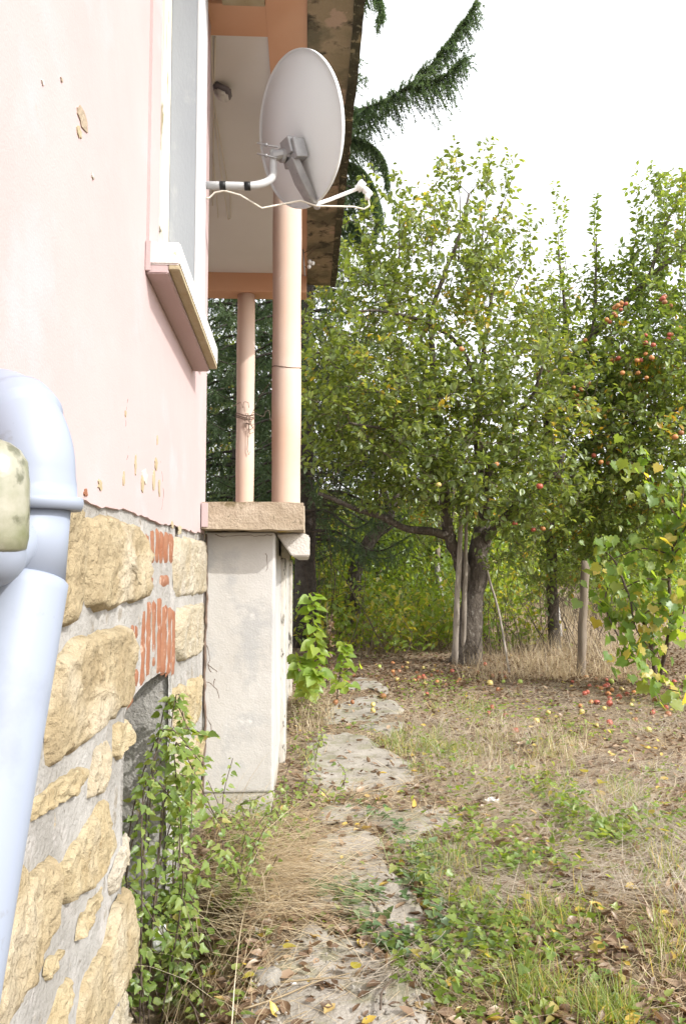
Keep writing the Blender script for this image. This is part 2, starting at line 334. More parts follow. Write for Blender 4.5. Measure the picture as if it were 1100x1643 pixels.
gy = axis([(-300, -20, 40), (-20, 1.5, 1), (1.5, 11, .07), (11, 24, .25), (24, 60, 3), (60, 700, 40)])
X, Y = np.meshgrid(gx, gy, indexing='ij'); Xf, Yf = X.ravel(), Y.ravel()
b = MB(); b.grid(np.stack([Xf, Yf, ground_z(Xf, Yf)], -1), len(gx), len(gy), flip=True)
ground = b.build('ground', M['soil']); tag(ground, kind='structure')

# broken concrete path: one structure, each slab a piece of it
path = empty('path', (0, 0, 0)); path['kind'] = 'structure'
slabs_px = [
 [(330, 1760), (355, 1640), (395, 1590), (425, 1530), (500, 1482), (578, 1503), (650, 1570), (705, 1618), (722, 1690), (740, 1780)],
 [(498, 1470), (468, 1440), (486, 1392), (508, 1338), (560, 1316), (612, 1340), (625, 1390), (668, 1438), (700, 1490), (655, 1560), (588, 1498), (560, 1478)],
 [(500, 1330), (505, 1298), (560, 1284), (606, 1294), (690, 1292), (740, 1304), (756, 1328), (690, 1372), (640, 1392), (616, 1334), (566, 1310)],
 [(478, 1230), (486, 1188), (505, 1172), (552, 1168), (622, 1200), (672, 1232), (704, 1258), (690, 1284), (606, 1286), (556, 1276), (500, 1290), (484, 1262)],
 [(505, 1166), (520, 1128), (556, 1116), (600, 1112), (636, 1128), (655, 1142), (652, 1170), (640, 1200), (600, 1180), (556, 1164)],
 [(530, 1122), (548, 1098), (570, 1086), (606, 1090), (628, 1118), (600, 1108), (558, 1112)],
]
SLAB = []
for k, sp in enumerate(slabs_px):
    pts = np.array([G(px, py)[:2] for px, py in sp]); SLAB.append(pts)
    c = pts.mean(0); n = 72
    d = np.roll(pts, -1, 0) - pts; L = np.concatenate(([0], np.cumsum(np.linalg.norm(d, axis=1))))
    s = np.linspace(0, L[-1], n, endpoint=False); cl = np.concatenate([pts, pts[:1]])
    bd = np.stack([np.interp(s, L, cl[:, 0]), np.interp(s, L, cl[:, 1])], -1)
    bd += .035 * np.stack([vnoise(np.c_[bd * 7, np.full(n, k)]), vnoise(np.c_[bd * 7, np.full(n, k + 9)])], -1)
    rings = [0, .2, .4, .6, .75, .88, .95, 1, 1.003]
    V = []
    for i, r in enumerate(rings):
        p = c + (bd - c) * r
        z = ground_z(p[:, 0], p[:, 1]) * .6 + .015 - .05 * max(0, (r - .84) / .16) ** 1.5 + .016 * fbm(np.c_[p * 2.3, np.zeros(n)], 3) * (.5 + r) - (.09 if i == 8 else 0)
        V.append(np.c_[p, z])
    V = np.array(V); m = len(rings)
    i = np.arange(m - 1)[:, None] * n; j = np.arange(n)[None]; kk = (j + 1) % n
    b = MB(); b.add(V.reshape(-1, 3), np.stack([i + j, i + n + j, i + n + kk, i + kk], -1).reshape(-1, 4)); b.build('path_slab', M['slab'], path)
def in_poly(p, poly):
    x, y = p[:, 0], p[:, 1]; ins = np.zeros(len(p), bool); n = len(poly); j = n - 1
    for i in range(n):
        xi, yi = poly[i]; xj, yj = poly[j]
        ins ^= ((yi > y) != (yj > y)) & (x < (xj - xi) * (y - yi) / (yj - yi + 1e-12) + xi); j = i
    return ins
def on_slab(p, shrink=.9):
    o = np.zeros(len(p), bool)
    for s in SLAB:
        c = s.mean(0); o |= in_poly(p, c + (s - c) * shrink)
    return o

# ================================================================== HOUSE
WX = -.64; WE = 4.95
house = empty('house', (WX, WE, 0), 'pink plastered house on an ochre stone plinth with a columned porch', 'house')
def part(name, m, parent, *boxes, bev=0.0, smooth=False):
    b = MB()
    for bx in boxes: b.box(bx[0], bx[1], 0, bev)
    return b.build(name, m, parent, smooth)
# pink wall: solid boxes butted round the window opening, plus a ragged lower edge
OY0, OY1, OZ0, OZ1 = 3.25, 4.36, 2.732, 5.02
wall = MB()
wall.box((WX - .4, -3, 1.80), (WX, OY0, 5.355)); wall.box((WX - .4, OY1, 1.80), (WX, WE, 5.355))
wall.box((WX - .4, OY0, 1.80), (WX, OY1, OZ0)); wall.box((WX - .4, OY0, OZ1), (WX, OY1, 5.355))
wall.box((-6, WE - .35, -.3), (WX - .4, WE, 5.355)); wall.box((-6, -3.3, -.3), (WX, -3, 5.355)); wall.box((-6.3, -3.3, -.3), (-6, WE, 5.355))
ys = np.arange(-3, WE + .001, .02); ys[-1] = WE
zb = 1.735 + .008 * vnoise(np.c_[ys * 4, ys * 0, ys * 0]) + .006 * vnoise(np.c_[ys * 17, ys * 0, ys * 0])
one = np.ones_like(ys)
V = np.stack([np.stack([one * (WX - .016), ys, zb], -1), np.stack([one * (WX - .001), ys, zb + .002], -1), np.stack([one * WX, ys, one * 1.80], -1)], 1).reshape(-1, 3)
wall.grid(V, len(ys), 3, flip=False)
wall.box((WX - .4, WE - .02, 1.70), (WX - .0005, WE - .0005, 1.80))
wall_o = wall.build('wall', M['pink'], house, False)
# flaked spots on the plaster
def flake(px, py, wpx, hpx, m, seed):
    c = Wp(px, py, WX); a = Wp(px + wpx / 2, py, WX) - c; hh = hpx / F * c[1] / 2; wy = abs(a[1]); n = 14
    rs = np.random.RandomState(seed); an = np.arange(n) * 2 * math.pi / n; rr = rs.uniform(.55, 1.1, n)
    bd = np.c_[np.full(n, WX + .0035), c[1] + wy * rr * np.cos(an), c[2] + hh * rr * np.sin(an)]
    b = MB(); b.add(np.vstack([[WX + .004, c[1], c[2]], bd, bd - (.004, 0, 0)]), [np.array([(0, 1 + i, 1 + (i + 1) % n) for i in range(n)]), np.array([(1 + i, 1 + n + i, 1 + n + (i + 1) % n, 1 + (i + 1) % n) for i in range(n)])])
    b.build('plaster_flake', m, wall_o, False)
for k, (px, py, a_, h_, m) in enumerate([(132, 190, 17, 36, 'cap'), (126, 210, 9, 24, 'drip'), (68, 132, 5, 10, 'capw'), (148, 283, 5, 9, 'capw'), (98, 128, 3, 7, 'cap'),
        (232, 765, 10, 26, 'capw'), (228, 775, 5, 34, 'drip'), (250, 745, 6, 20, 'drip'), (246, 770, 4, 40, 'drip'), (255, 780, 4, 34, 'drip'), (217, 745, 3, 34, 'drip'),
        (137, 790, 6, 14, 'brick'), (160, 778, 7, 20, 'drip'), (198, 770, 3, 26, 'drip'), (201, 664, 2, 12, 'drip'), (252, 705, 2, 18, 'drip'), (288, 850, 7, 18, 'drip'), (276, 842, 4, 14, 'drip')]):
    flake(px, py, a_, h_, M[m], k)

# plinth: smeared mortar bed with the arched cellar opening left out
CY0, CY1 = 2.88, 3.80
def arch(y): return .985 + .085 * math.sqrt(max(0, 1 - ((y - 3.36) / .5) ** 2))
ys = np.unique(np.round(np.concatenate([np.arange(-3, .3, .25), np.arange(.3, WE, .02), [WE, CY0, CY1]]), 5)); nr = 70
b = MB()
def mx(V): return WX - .014 + .005 * fbm(V * 5, 3) + .002 * vnoise(V * 30)
for ysub, fz, z1_ in ((ys[ys <= CY0], lambda y: -.6, None), (ys[(ys >= CY0) & (ys <= CY1)], arch, None), (ys[ys >= CY1], lambda y: -.6, None)):
    V = []
    for y in ysub: V.append(np.c_[np.zeros(nr), np.full(nr, y), np.linspace(fz(y), 1.76, nr)])
    V = np.concatenate(V); V[:, 0] = mx(V); b.grid(V, len(ysub), nr)
b.box((WX - .45, WE - .03, -.6), (WX - .004, WE - .004, 1.76))
plinth = b.build('plinth', M['mortar'], house, True)
# cellar opening: jambs, soffit and dark back wall
b = MB(); zz = np.linspace(-.6, 1.08, 30)
for yj, sg in ((CY1, 1), (CY0, -1)):
    xs = np.linspace(WX - .42, WX - .006, 10); V = np.array([(x, yj + sg * (.012 + .02 * abs(vnoise([[x * 6, yj, z * 6]])[0])), z) for x in xs for z in zz]); b.grid(V, 10, 30, flip=sg > 0)
ya = np.linspace(CY0 - .02, CY1 + .02, 24); V = np.array([(x, y, arch(min(max(y, CY0), CY1)) + .002) for x in (WX - .42, WX - .012) for y in ya]); b.grid(V, 2, 24, flip=False)
reveal = b.build('cellar_opening', M['mortar'], house, True)
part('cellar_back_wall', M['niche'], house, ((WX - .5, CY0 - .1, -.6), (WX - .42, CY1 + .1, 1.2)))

def stone(poly, m, h=.045, seed=0, name='stone'):
    h = h * .6; poly = np.asarray(poly, float); c = poly.mean(0); poly = c + (poly - c) * (1.03 if seed in (2, 4, 3, 5) else 1.07); n = 64; rs = np.random.RandomState(seed)
    cl = np.concatenate([poly, poly[:1]]); L = np.concatenate(([0], np.cumsum(np.linalg.norm(np.diff(cl, axis=0), axis=1))))
    s = np.linspace(0, L[-1], n, endpoint=False); bd = np.stack([np.interp(s, L, cl[:, 0]), np.interp(s, L, cl[:, 1])], -1)
    bd = (bd + np.roll(bd, 1, 0) + np.roll(bd, -1, 0)) / 3
    bd += .010 * np.stack([fbm(np.c_[bd * 22, np.full(n, seed)], 2), fbm(np.c_[bd * 22, np.full(n, seed + 50)], 2)], -1)
    rings = [0, .08, .16, .24, .32, .4, .48, .56, .64, .72, .79, .86, .92, .97, 1.0]; V = []
    tilt = rs.uniform(-.12, .12, 2)
    for r in rings:
        p = c + (bd - c) * r; q = np.c_[p, np.full(n, seed * 3.7)]
        prof = (1 - max(0, (r - .87) / .13) ** 2.0)
        x = WX - .017 + h * prof + (.013 * fbm(q * 7, 2) + .013 * np.abs(fbm(q * 17, 3)) + .006 * fbm(q * 55, 2)) * (.25 + .75 * prof) + ((p - c) @ tilt) * .35 * prof
        V.append(np.c_[x, p])
    V = np.array(V); m_ = len(rings); i = np.arange(m_ - 1)[:, None] * n; j = np.arange(n)[None]; k = (j + 1) % n
    b = MB(); b.add(V.reshape(-1, 3), np.stack([i + j, i + n + j, i + n + k, i + k], -1).reshape(-1, 4))
    return b.build(name, m, plinth, True)
SPX = [
 ([(60, 1010), (60, 800), (118, 808), (134, 820), (135, 975), (112, 1000)], 'stone', .05),
 ([(143, 828), (185, 832), (234, 850), (238, 900), (236, 958), (190, 972), (145, 978), (142, 900)], 'stone', .055),
 ([(283, 862), (327, 868), (331, 905), (330, 950), (284, 957), (282, 905)], 'stone2', .045),
 ([(92, 1060), (130, 1025), (205, 1003), (210, 1060), (205, 1120), (160, 1165), (132, 1196), (84, 1226), (84, 1140)], 'stone', .06),
 ([(286, 978), (330, 966), (334, 1010), (331, 1045), (288, 1062), (284, 1020)], 'stone2', .045),
 ([(281, 1106), (298, 1098), (296, 1160), (280, 1170)], 'stone3', .03),
 ([(305, 1092), (326, 1086), (323, 1150), (303, 1168)], 'stone3', .035),
 ([(60, 1320), (65, 1284), (98, 1256), (135, 1231), (135, 1250), (124, 1276), (96, 1290), (80, 1304)], 'stone3', .03),
 ([(150, 1240), (158, 1202), (178, 1183), (181, 1214), (169, 1266), (146, 1281)], 'stone2', .03),
 ([(189, 1162), (211, 1158), (213, 1185), (208, 1200), (194, 1217), (186, 1214)], 'stone3', .03),
 ([(101, 1391), (135, 1340), (166, 1284), (176, 1287), (186, 1338), (184, 1363), (158, 1411), (110, 1445)], 'stone3', .04),
 ([(182, 1404), (194, 1371), (208, 1335), (212, 1349), (212, 1383), (183, 1433)], 'stone2', .03),
 ([(46, 1420), (87, 1377), (94, 1405), (87, 1484), (56, 1560), (20, 1612), (24, 1500)], 'stone', .045),
 ([(128, 1510), (135, 1467), (172, 1419), (169, 1439), (146, 1487)], 'stone3', .025),
 ([(186, 1456), (206, 1425), (211, 1461), (211, 1540), (182, 1611), (156, 1660), (128, 1670), (141, 1574), (175, 1504)], 'stone', .055),
 ([(78, 1660), (96, 1597), (113, 1566), (118, 1588), (104, 1670)], 'stone3', .03),
 ([(194, 1619), (206, 1590), (211, 1643), (210, 1720), (178, 1720), (183, 1650)], 'stone2', .03),
 ([(84, 1540), (98, 1526), (104, 1532), (96, 1556), (78, 1572)], 'stone3', .02),
 ([(285, 1190), (300, 1182), (299, 1260), (284, 1275)], 'stone2', .03),
 ([(308, 1190), (325, 1176), (323, 1230), (307, 1255)], 'stone3', .03),
 ([(283, 1300), (300, 1285), (300, 1350), (283, 1375)], 'stone2', .035),
 ([(307, 1280), (325, 1250), (324, 1290), (308, 1320)], 'stone3', .03),
]
for k, (pl, m, h) in enumerate(SPX): stone([Wp(x, y, WX)[1:] for x, y in pl], M[m], h, k + 1)
rs = np.random.RandomState(5)     # the same wall goes on behind and before the drainpipe
for k, (y0, y1, z0, z1) in enumerate([(1.42, 1.85, .98, 1.30), (.75, 1.33, 1.34, 1.66), (.80, 1.3, .92, 1.25), (1.45, 1.9, .55, .86), (.75, 1.35, .50, .82), (1.4, 1.8, .1, .42), (.7, 1.3, .05, .4), (.1, .65, 1.3, 1.65), (.1, .65, .85, 1.2), (.1, .6, .3, .75), (-.6, 0, 1.25, 1.65), (-.6, 0, .6, 1.1)]):
    stone([(y0, z0), (y1, z0 + rs.uniform(-.03, .03)), (y1 + .02, (z0 + z1) / 2), (y1, z1), ((y0 + y1) / 2, z1 + .02), (y0, z1 - .02)], M[('stone', 'stone3', 'stone2')[k % 3]], .045, 60 + k)

def brick(px, y0, y1, wpx, k):
    wpx = wpx * 1.22; a = Wp(px - wpx / 2, (y0 + y1) / 2, WX)[1]; c = Wp(px + wpx / 2, (y0 + y1) / 2, WX)[1]; mid = Wp(px, y0, WX); mid2 = Wp(px, y1, WX)
    zt, zl = mid[2], mid2[2]; rs = np.random.RandomState(200 + k); n = 22; nz = max(4, int((zt - zl) / .02)); ny = 5
    b = MB(); V = []
    for i in range(nz):
        t = i / (nz - 1); z = zl + (zt - zl) * t
        for j in range(ny):
            u = j / (ny - 1); e = .0035 * vnoise([[z * 26, k * 3.1, j * .9]])[0]
            y = a + (c - a) * u + e * (1 if j in (0, ny - 1) else .3)
            x = WX - .012 + .004 * (1 if (0 < i < nz - 1 and 0 < j < ny - 1) else -2.2) + .003 * fbm([[z * 30, y * 30, k]], 2)[0]
            V.append((x, y, z + .006 * vnoise([[y * 40, k, t]])[0]))
    b.grid(V, nz, ny, flip=True); b.build('brick', M['brick'], plinth, True)
k = 0
for px, y0, y1, wd in [(241, 850, 893, 5), (248.5, 845, 907, 6), (257, 846, 907, 5.5), (264, 848, 906, 4), (271.5, 851, 907, 6), (278.5, 852, 907, 5.5),
        (244, 919, 946, 15), (268.5, 920, 943, 16),
        (216, 998, 1135, 4.5), (223, 994, 1032, 5.5), (223.5, 1066, 1107, 5), (234.5, 975, 1100, 5.5), (243, 962, 1089, 6), (251, 962, 1075, 6), (260, 955, 1080, 5.5), (268.5, 969, 1082, 6.5), (276, 971, 1084, 5.5), (282, 975, 1086, 5)]:
    brick(px, y0, y1, wd, k); k += 1

# window
win = part('window', M['pink'], house, ((WX, 3.055, 2.83), (WX + .012, OY0, 5.0)))                                  # pink near band of the surround
part('window_trim', M['white'], win, ((WX, OY1 - .012, 2.70), (WX + .022, 4.64, OZ1 + .2)), ((WX, OY0, OZ1), (WX + .022, OY1 - .012, OZ1 + .2)), bev=.004)
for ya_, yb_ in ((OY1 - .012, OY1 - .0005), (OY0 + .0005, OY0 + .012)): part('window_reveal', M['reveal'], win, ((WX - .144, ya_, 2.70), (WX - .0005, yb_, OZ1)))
fx0, fx1 = WX - .205, WX - .145
part('window_frame', M['wood'], win, ((fx0, OY1 - .10, 2.72), (fx1, OY1 - .013, OZ1)), ((fx0, OY0 + .013, 2.72), (fx1, OY0 + .09, OZ1)), ((fx0, OY0 + .09, 2.72), (fx1, OY1 - .10, 2.79)), bev=.006)
part('sash', M['wood'], win, ((fx0 + .01, OY1 - .175, 2.79), (fx1 + .012, OY1 - .102, 3.38)), ((fx0 + .01, OY1 - .175, 3.385), (fx1 - .006, OY1 - .102, OZ1)), ((fx0 + .01, OY0 + .092, 2.79), (fx1 - .006, OY0 + .16, OZ1)), ((fx0 + .01, OY0 + .16, 2.79), (fx1 - .006, OY1 - .175, 2.86)), ((fx0 + .01, OY0 + .16, 3.36), (fx1 - .006, OY1 - .175, 3.41)), bev=.005)
part('pane', M['glass'], win, ((fx0 + .02, OY0 + .16, 2.86), (fx0 + .026, OY1 - .175, 3.36)), ((fx0 + .02, OY0 + .16, 3.41), (fx0 + .026, OY1 - .175, OZ1)))
def slope_box(x0, x1, y0, y1, za0, za1, zb0, zb1, bev=.006):
    bm = bmesh.new(); vs_ = [bm.verts.new(p) for p in ((x0, y0, za0), (x1, y0, za0), (x1, y1, zb0), (x0, y1, zb0), (x0, y0, za1), (x1, y0, za1), (x1, y1, zb1), (x0, y1, zb1))]
    for f in ((3, 2, 1, 0), (4, 5, 6, 7), (0, 1, 5, 4), (1, 2, 6, 5), (2, 3, 7, 6), (3, 0, 4, 7)): bm.faces.new([vs_[i] for i in f])
    if bev: bmesh.ops.bevel(bm, geom=bm.edges[:], offset=bev, segments=2, affect='EDGES')
    return bm
sill = MB().bm(slope_box(WX - .17, WX + .135, 3.045, 4.36, 2.735, 2.826, 2.665, 2.765)).build('window_sill', M['sill'], house, False)
MB().bm(slope_box(WX + .090, WX + .133, 3.050, 4.358, 2.715, 2.7345, 2.645, 2.6645, .003)).build('drip_edge', M['drip'], sill, False)
MB().bm(slope_box(WX, WX + .0895, 3.050, 4.356, 2.700, 2.7345, 2.630, 2.6645, .004)).build('sill_soffit', M['pink'], sill, False)
MB().bm(slope_box(WX + .001, WX + .022, 3.036, 3.0445, 2.705, 2.826, 2.705, 2.826, .002)).build('sill_end', M['pink'], sill, False)

# porch: pillar, coping, low wall with pilasters, floor
pil = MB()
bm = bmesh.new(); bmesh.ops.create_grid(bm, x_segments=14, y_segments=40, size=.5); bm.free()
pil.box((WX, WE, .145), (-.205, 6.25, 1.752), 0, .012)
pillar = pil.build('porch_pillar', M['pillar'], house, False)
crack_defs = 0
def crack(pts, r=.0028, parent=None):
    c = bez([np.asarray(p, float) for p in pts], 40); c = c + .006 * np.stack([vnoise(c * 40), vnoise(c * 40 + 5) * .2, vnoise(c * 40 + 9)], -1) * (1, 0, 1)
    b = MB(); b.tube(c, r * (1 + .6 * vnoise(c * 30)), 4, False); return b.build('crack', M['wire'], parent)
crack([(WX + .010, WE - .004, 1.74), (WX + .016, WE - .004, 1.3), (WX + .008, WE - .004, .9), (WX + .014, WE - .004, .5), (WX + .006, WE - .004, .1)], .008, pillar)
for pp in ([(-.62, 1.05), (-.60, .98), (-.61, .93), (-.59, .88)], [(-.61, .93), (-.575, .90), (-.55, .885)], [(-.62, .82), (-.58, .80), (-.55, .76), (-.54, .72)], [(-.58, .80), (-.565, .84)], [(-.58, 1.735), (-.50, 1.725), (-.42, 1.735), (-.30, 1.728), (-.215, 1.735)], [(-.26, 1.62), (-.245, 1.55), (-.25, 1.50)], [(-.63, .62), (-.60, .58), (-.585, .52)]):
    crack([(x, WE - .0005, z) for x, z in pp], .0016, pillar)
for pts in ([(205, 640), (202, 680), (207, 720), (203, 740)], [(258, 740), (262, 790), (257, 830)]):
    crack([Wp(x, y, WX + .0002) for x, y in pts], .0005, wall_o)
part('pillar_foot', M['base'], pillar, ((WX, WE + .014, -.35), (-.213, 6.24, .1445)), bev=.012)
part('pilaster', M['mossypost'], house, ((WX, 6.2505, -.2), (-.166, 6.72, 1.60)), bev=.015)
part('porch_wall', M['pillar'], house, ((WX, 6.7205, -.2), (-.21, 9.25, 1.60)))
part('pilaster', M['mossypost'], house, ((WX, 9.2505, -.2), (-.172, 9.62, 1.60)), bev=.015)
part('porch_floor', M['base'], house, ((-1.9, WE + .002, -.2), (WX - .002, 9.55, .85)))
part('porch_back_wall', M['pink'], house, ((-2.2, WE + .002, -.2), (-1.902, 9.6, 5.07)))
part('porch_wall', M['pillar'], house, ((-1.9, 9.2505, .85), (WX - .003, 9.62, 1.60)))
# front coping slab with a chipped edge
def chipped(x0, x1, y0, y1, z0, z1, st=.03, amp=.006, seed=0):
    b = MB()
    def face(fn, nu, nv, flip):
        V = np.array([fn(i / (nu - 1), j / (nv - 1)) for i in range(nu) for j in range(nv)], float)
        rn = np.stack([fbm(V * 9 + seed + 31 * q, 3) for q in range(3)], -1); b.grid(V + amp * rn, nu, nv, flip)
    nx, ny, nz = [max(3, int((q) / st) + 1) for q in (x1 - x0, y1 - y0, z1 - z0)]
    face(lambda u, v: (x0 + (x1 - x0) * u, y0, z0 + (z1 - z0) * v), nx, nz, True)
    face(lambda u, v: (x0 + (x1 - x0) * u, y1, z0 + (z1 - z0) * v), nx, nz, False)
    face(lambda u, v: (x0, y0 + (y1 - y0) * u, z0 + (z1 - z0) * v), ny, nz, False)
    face(lambda u, v: (x1, y0 + (y1 - y0) * u, z0 + (z1 - z0) * v), ny, nz, True)
    face(lambda u, v: (x0 + (x1 - x0) * u, y0 + (y1 - y0) * v, z1), nx, ny, True)
    face(lambda u, v: (x0 + (x1 - x0) * u, y0 + (y1 - y0) * v, z0), nx, ny, False)
    return b
cop = chipped(WX + .004, -.018, 4.74, 5.75, 1.760, 1.927, .03, .006, 2).build('coping', M['cap'], house, False)
part('paint_splash', M['pink'], cop, ((WX + .006, 4.727, 1.775), (WX + .045, 4.7325, 1.920)), bev=.002)
b = MB(); bm = bmesh.new(); pr = [(-.203, 1.752), (-.10, 1.602), (.02, 1.602), (.02, 1.735), (-.02, 1.756)]
A = [bm.verts.new((x, 5.15, z)) for x, z in pr]; Bv = [bm.verts.new((x, 9.62, z)) for x, z in pr]
bm.faces.new(A[::-1]); bm.faces.new(Bv)
for i in range(5): bm.faces.new((A[i], A[(i + 1) % 5], Bv[(i + 1) % 5], Bv[i]))
bmesh.ops.bevel(bm, geom=bm.edges[:], offset=.008, segments=2, affect='EDGES'); b.bm(bm); b.build('side_coping', M['capw'], house, False)
part('side_coping', M['capw'], house, ((WX + .01, 5.752, 1.602), (-.205, 9.62, 1.75)), bev=.01)
def column(x, y, z0, z1, r):
    z = np.linspace(z0, z1, 14); b = MB(); b.tube(np.c_[np.full(14, x), np.full(14, y), z], r + .0025 * np.sin(z * 5), 40, True); return b.build('porch_column', M['column'], house, True)
c1 = column(-.158, 5.87, 1.752, 5.071, .109); c2 = column(-.752, 9.46, 1.752, 4.854, .109)
def ring(x, y, z, r, wr, parent, name, m, wob=.01, a0=0, a1=2 * math.pi):
    an = np.linspace(a0, a1, 26); b = MB(); b.tube(np.c_[x + r * np.cos(an), y + r * np.sin(an), z + wob * np.sin(an * 2 + 1)], wr, 6, False); return b.build(name, m, parent)
ring(-.158, 5.87, 3.03, .112, .0035, c1, 'wire_ring', M['wire'], .012)
for dz in (0, .03, -.02): ring(-.752, 9.46, 3.33 + dz, .114, .0045, c2, 'wire_ring', M['wire'], .02)
b = MB()
for s in range(6):
    q = np.cumsum(np.random.RandomState(s).normal(0, .04, (8, 3)) * (1, .3, 1), 0) + (-.715, 9.32, 3.33); q[:, 1] = np.minimum(q[:, 1], 9.335); b.tube(q, .004, 5)
b.tube([(-.695, 9.34, 3.30), (-.705, 9.325, 3.11), (-.715, 9.33, 2.92), (-.695, 9.33, 2.86), (-.68, 9.33, 2.90)], .004, 5); b.build('wire_knot', M['wire'], c2)
b = MB(); b.tube([(-.675, 9.38, 3.34), (-.5, 8.3, 3.36), (-.22, 5.96, 3.04)], .003, 5); b.build('wire_strand', M['wire'], c2)
# roof over the porch
part('soffit', M['ceil'], house, ((-1.9, 5.025, 5.09), (-.272, 9.328, 5.13)))
part('beam', M['orange'], house, ((-1.9, 4.955, 5.074), (WX + .002, 5.023, 5.22)), ((WX + .002, 4.725, 5.074), (-.272, 5.023, 5.22)))
part('beam', M['orange'], house, ((-.2715, 4.4, 5.072), (-.008, 9.60, 5.22)))
part('beam', M['orange'], house, ((-1.9, 9.3285, 4.855), (-.2725, 9.60, 5.22)), ((-.272, 9.3285, 4.855), (-.012, 9.598, 5.0715)), bev=.008)
part('bare_render_patch', M['drip'], house, ((WX + .10, 4.4, 5.064), (-.275, 4.7245, 5.22)))
eave = chipped(-.0075, .30, 4.3, 9.61, 5.048, 5.20, .07, .006, 5).build('eave', M['moss'], house, False)
chipped(.285, .352, 4.28, 9.63, 5.034, 5.21, .05, .007, 9).build('eave_edge', M['edge'], eave, False)
part('roof', M['cap'], house, ((-6.4, -3.4, 5.36), (-.3, WE, 5.48)), ((-2.3, WE + .001, 5.222), (.33, 9.9, 5.31)))
# cables and lamp under the soffit
b = MB(); z = 4.905
def sofl(px, py, dz=0):
    r = ray(px, py); return CAM + r * ((5.082 - dz - EYE) / r[2])
for pts in ([(338, 20), (340, 90), (341, 130), (343, 138)], [(345, 60), (343, 150), (342, 250), (341, 330)]):
    b.tube([sofl(*q) for q in pts], .006, 6)
b.build('ceiling_cable', M['cable'], house)
b = MB()
for pts in ([(345, 190), (352, 260), (366, 352)], [(366, 352), (370, 350), (369, 300)], [(342, 250), (346, 300), (350, 350)], [(344, 170), (356, 240), (364, 290)]):
    b.tube([sofl(q[0], q[1], .02) for q in pts], .0045, 5)
b.build('clothes_line', M['cable'], house)
lp = sofl(357, 146, .03)
lamp = empty('porch_lamp', lp + np.array((0, 0, .03)), 'small dark grey floodlight fixed under the porch soffit by the wall', 'lamp')
b = MB(); bm = bmesh.new(); bmesh.ops.create_cube(bm, size=1); bmesh.ops.bevel(bm, geom=bm.edges[:], offset=.12, segments=2, affect='EDGES')
T = Matrix.Translation(Vector(lp)) @ Matrix.Rotation(rad(24), 4, 'Y') @ Matrix.Diagonal((.13, .12, .045, 1)); bm.transform(T); b.bm(bm); b.build('lamp_body', M['lampb'], lamp)
b = MB(); bm = bmesh.new(); bmesh.ops.create_cube(bm, size=1); bmesh.ops.bevel(bm, geom=bm.edges[:], offset=.2, segments=2, affect='EDGES')
T = Matrix.Translation(Vector(lp) + Vector((-.008, 0, -.036))) @ Matrix.Rotation(rad(24), 4, 'Y') @ Matrix.Diagonal((.105, .10, .04, 1)); bm.transform(T); b.bm(bm); b.build('lamp_glass', M['ceil'], lamp)
b = MB(); b.tube([lp + np.array((-.05, 0, .0)), lp + np.array((-.06, 0, .04)), lp + np.array((-.02, 0, .05))], .006, 6); b.build('bracket', M['lampb'], lamp)
# insulator hooks on the beam end
ins = empty('insulator_bracket', P(489, 420, 8.4), 'small iron bracket with insulators and looped wire on the eave beam', 'bracket')
b = MB(); o = P(489, 420, 8.4)
b.tube([o + (-.02, .0, .14), o + (0, 0, -.16)], .008, 6); b.build('bracket_bar', M['galv'], ins)
b = MB()
for q in (((-.01, 0, .1), (.06, 0, .14), (.13, 0, .2), (.15, 0, .22), (.14, 0, .17), (.02, 0, .06)), ((0, 0, -.05), (.05, 0, -.09), (.09, 0, -.03), (.07, 0, .03))): b.tube([o + np.array(v) for v in q], .0045, 5)
b.build('wire_loop', M['wire'], ins)
for q in ((.05, 0, .0), (.085, 0, -.015), (.045, 0, -.055)):
    b = MB(); b.tube([o + np.array(q) + (-.018, 0, 0), o + np.array(q) + (-.006, 0, 0), o + np.array(q) + (.012, 0, 0), o + np.array(q) + (.02, 0, 0)], [.012, .022, .024, .010], 10); b.build('insulator', M['lnb'], ins)

# ================================================================== SATELLITE DISH
az, el = rad(58), rad(15)
dn = np.array((math.sin(az) * math.cos(el), math.cos(az) * math.cos(el), math.sin(el)))
dt = np.array((0, 0, 1.0)) - dn * dn[2]; dt /= np.linalg.norm(dt); ds = np.cross(dt, dn)
rl = rad(-2.0); ds, dt = ds * math.cos(rl) + dt * math.sin(rl), dt * math.cos(rl) - ds * math.sin(rl)
DC = P(481, 211, 4.93); DW, DH, DD = .465, .462, .085
wallplate = Wp(325, 297, WX)
dish = empty('satellite_dish', wallplate, 'white round satellite dish on a bent wall arm, seen from behind', 'satellite dish')
def dpt(u, v, off=0.0): return DC + ds * u * DW + dt * v * DH + dn * (DD * (u * u + v * v - 1) + off)
b = MB(); nr, na = 16, 72; V = []
for side, off in ((0, -.003), (1, 0.003)):
    for i in range(nr):
        r = (i / (nr - 1)) ** .8
        for j in range(na):
            a = 2 * math.pi * j / na; V.append(dpt(max(r, .001) * math.cos(a), max(r, .001) * math.sin(a), off))
V = np.array(V); i = np.arange(nr - 1)[:, None] * na; j = np.arange(na)[None]; k = (j + 1) % na
q = np.stack([i + j, i + k, i + na + k, i + na + j], -1).reshape(-1, 4); b.add(V, [q, q[:, ::-1] + nr * na]); b.build('reflector', M['dish'], dish)
b = MB(); an = np.linspace(0, 2 * math.pi, 97); V = []      # turned-back rim
prof = [(1.0, .006), (1.018, .006), (1.022, 0), (1.020, -.016), (1.012, -.018), (1.010, -.004), (1.0, -.004)]
for a in an:
    for rr, off in prof: V.append(DC + ds * rr * math.cos(a) * DW + dt * rr * math.sin(a) * DH + dn * off)
b.grid(V, len(an), len(prof)); b.build('rim', M['dish'], dish)
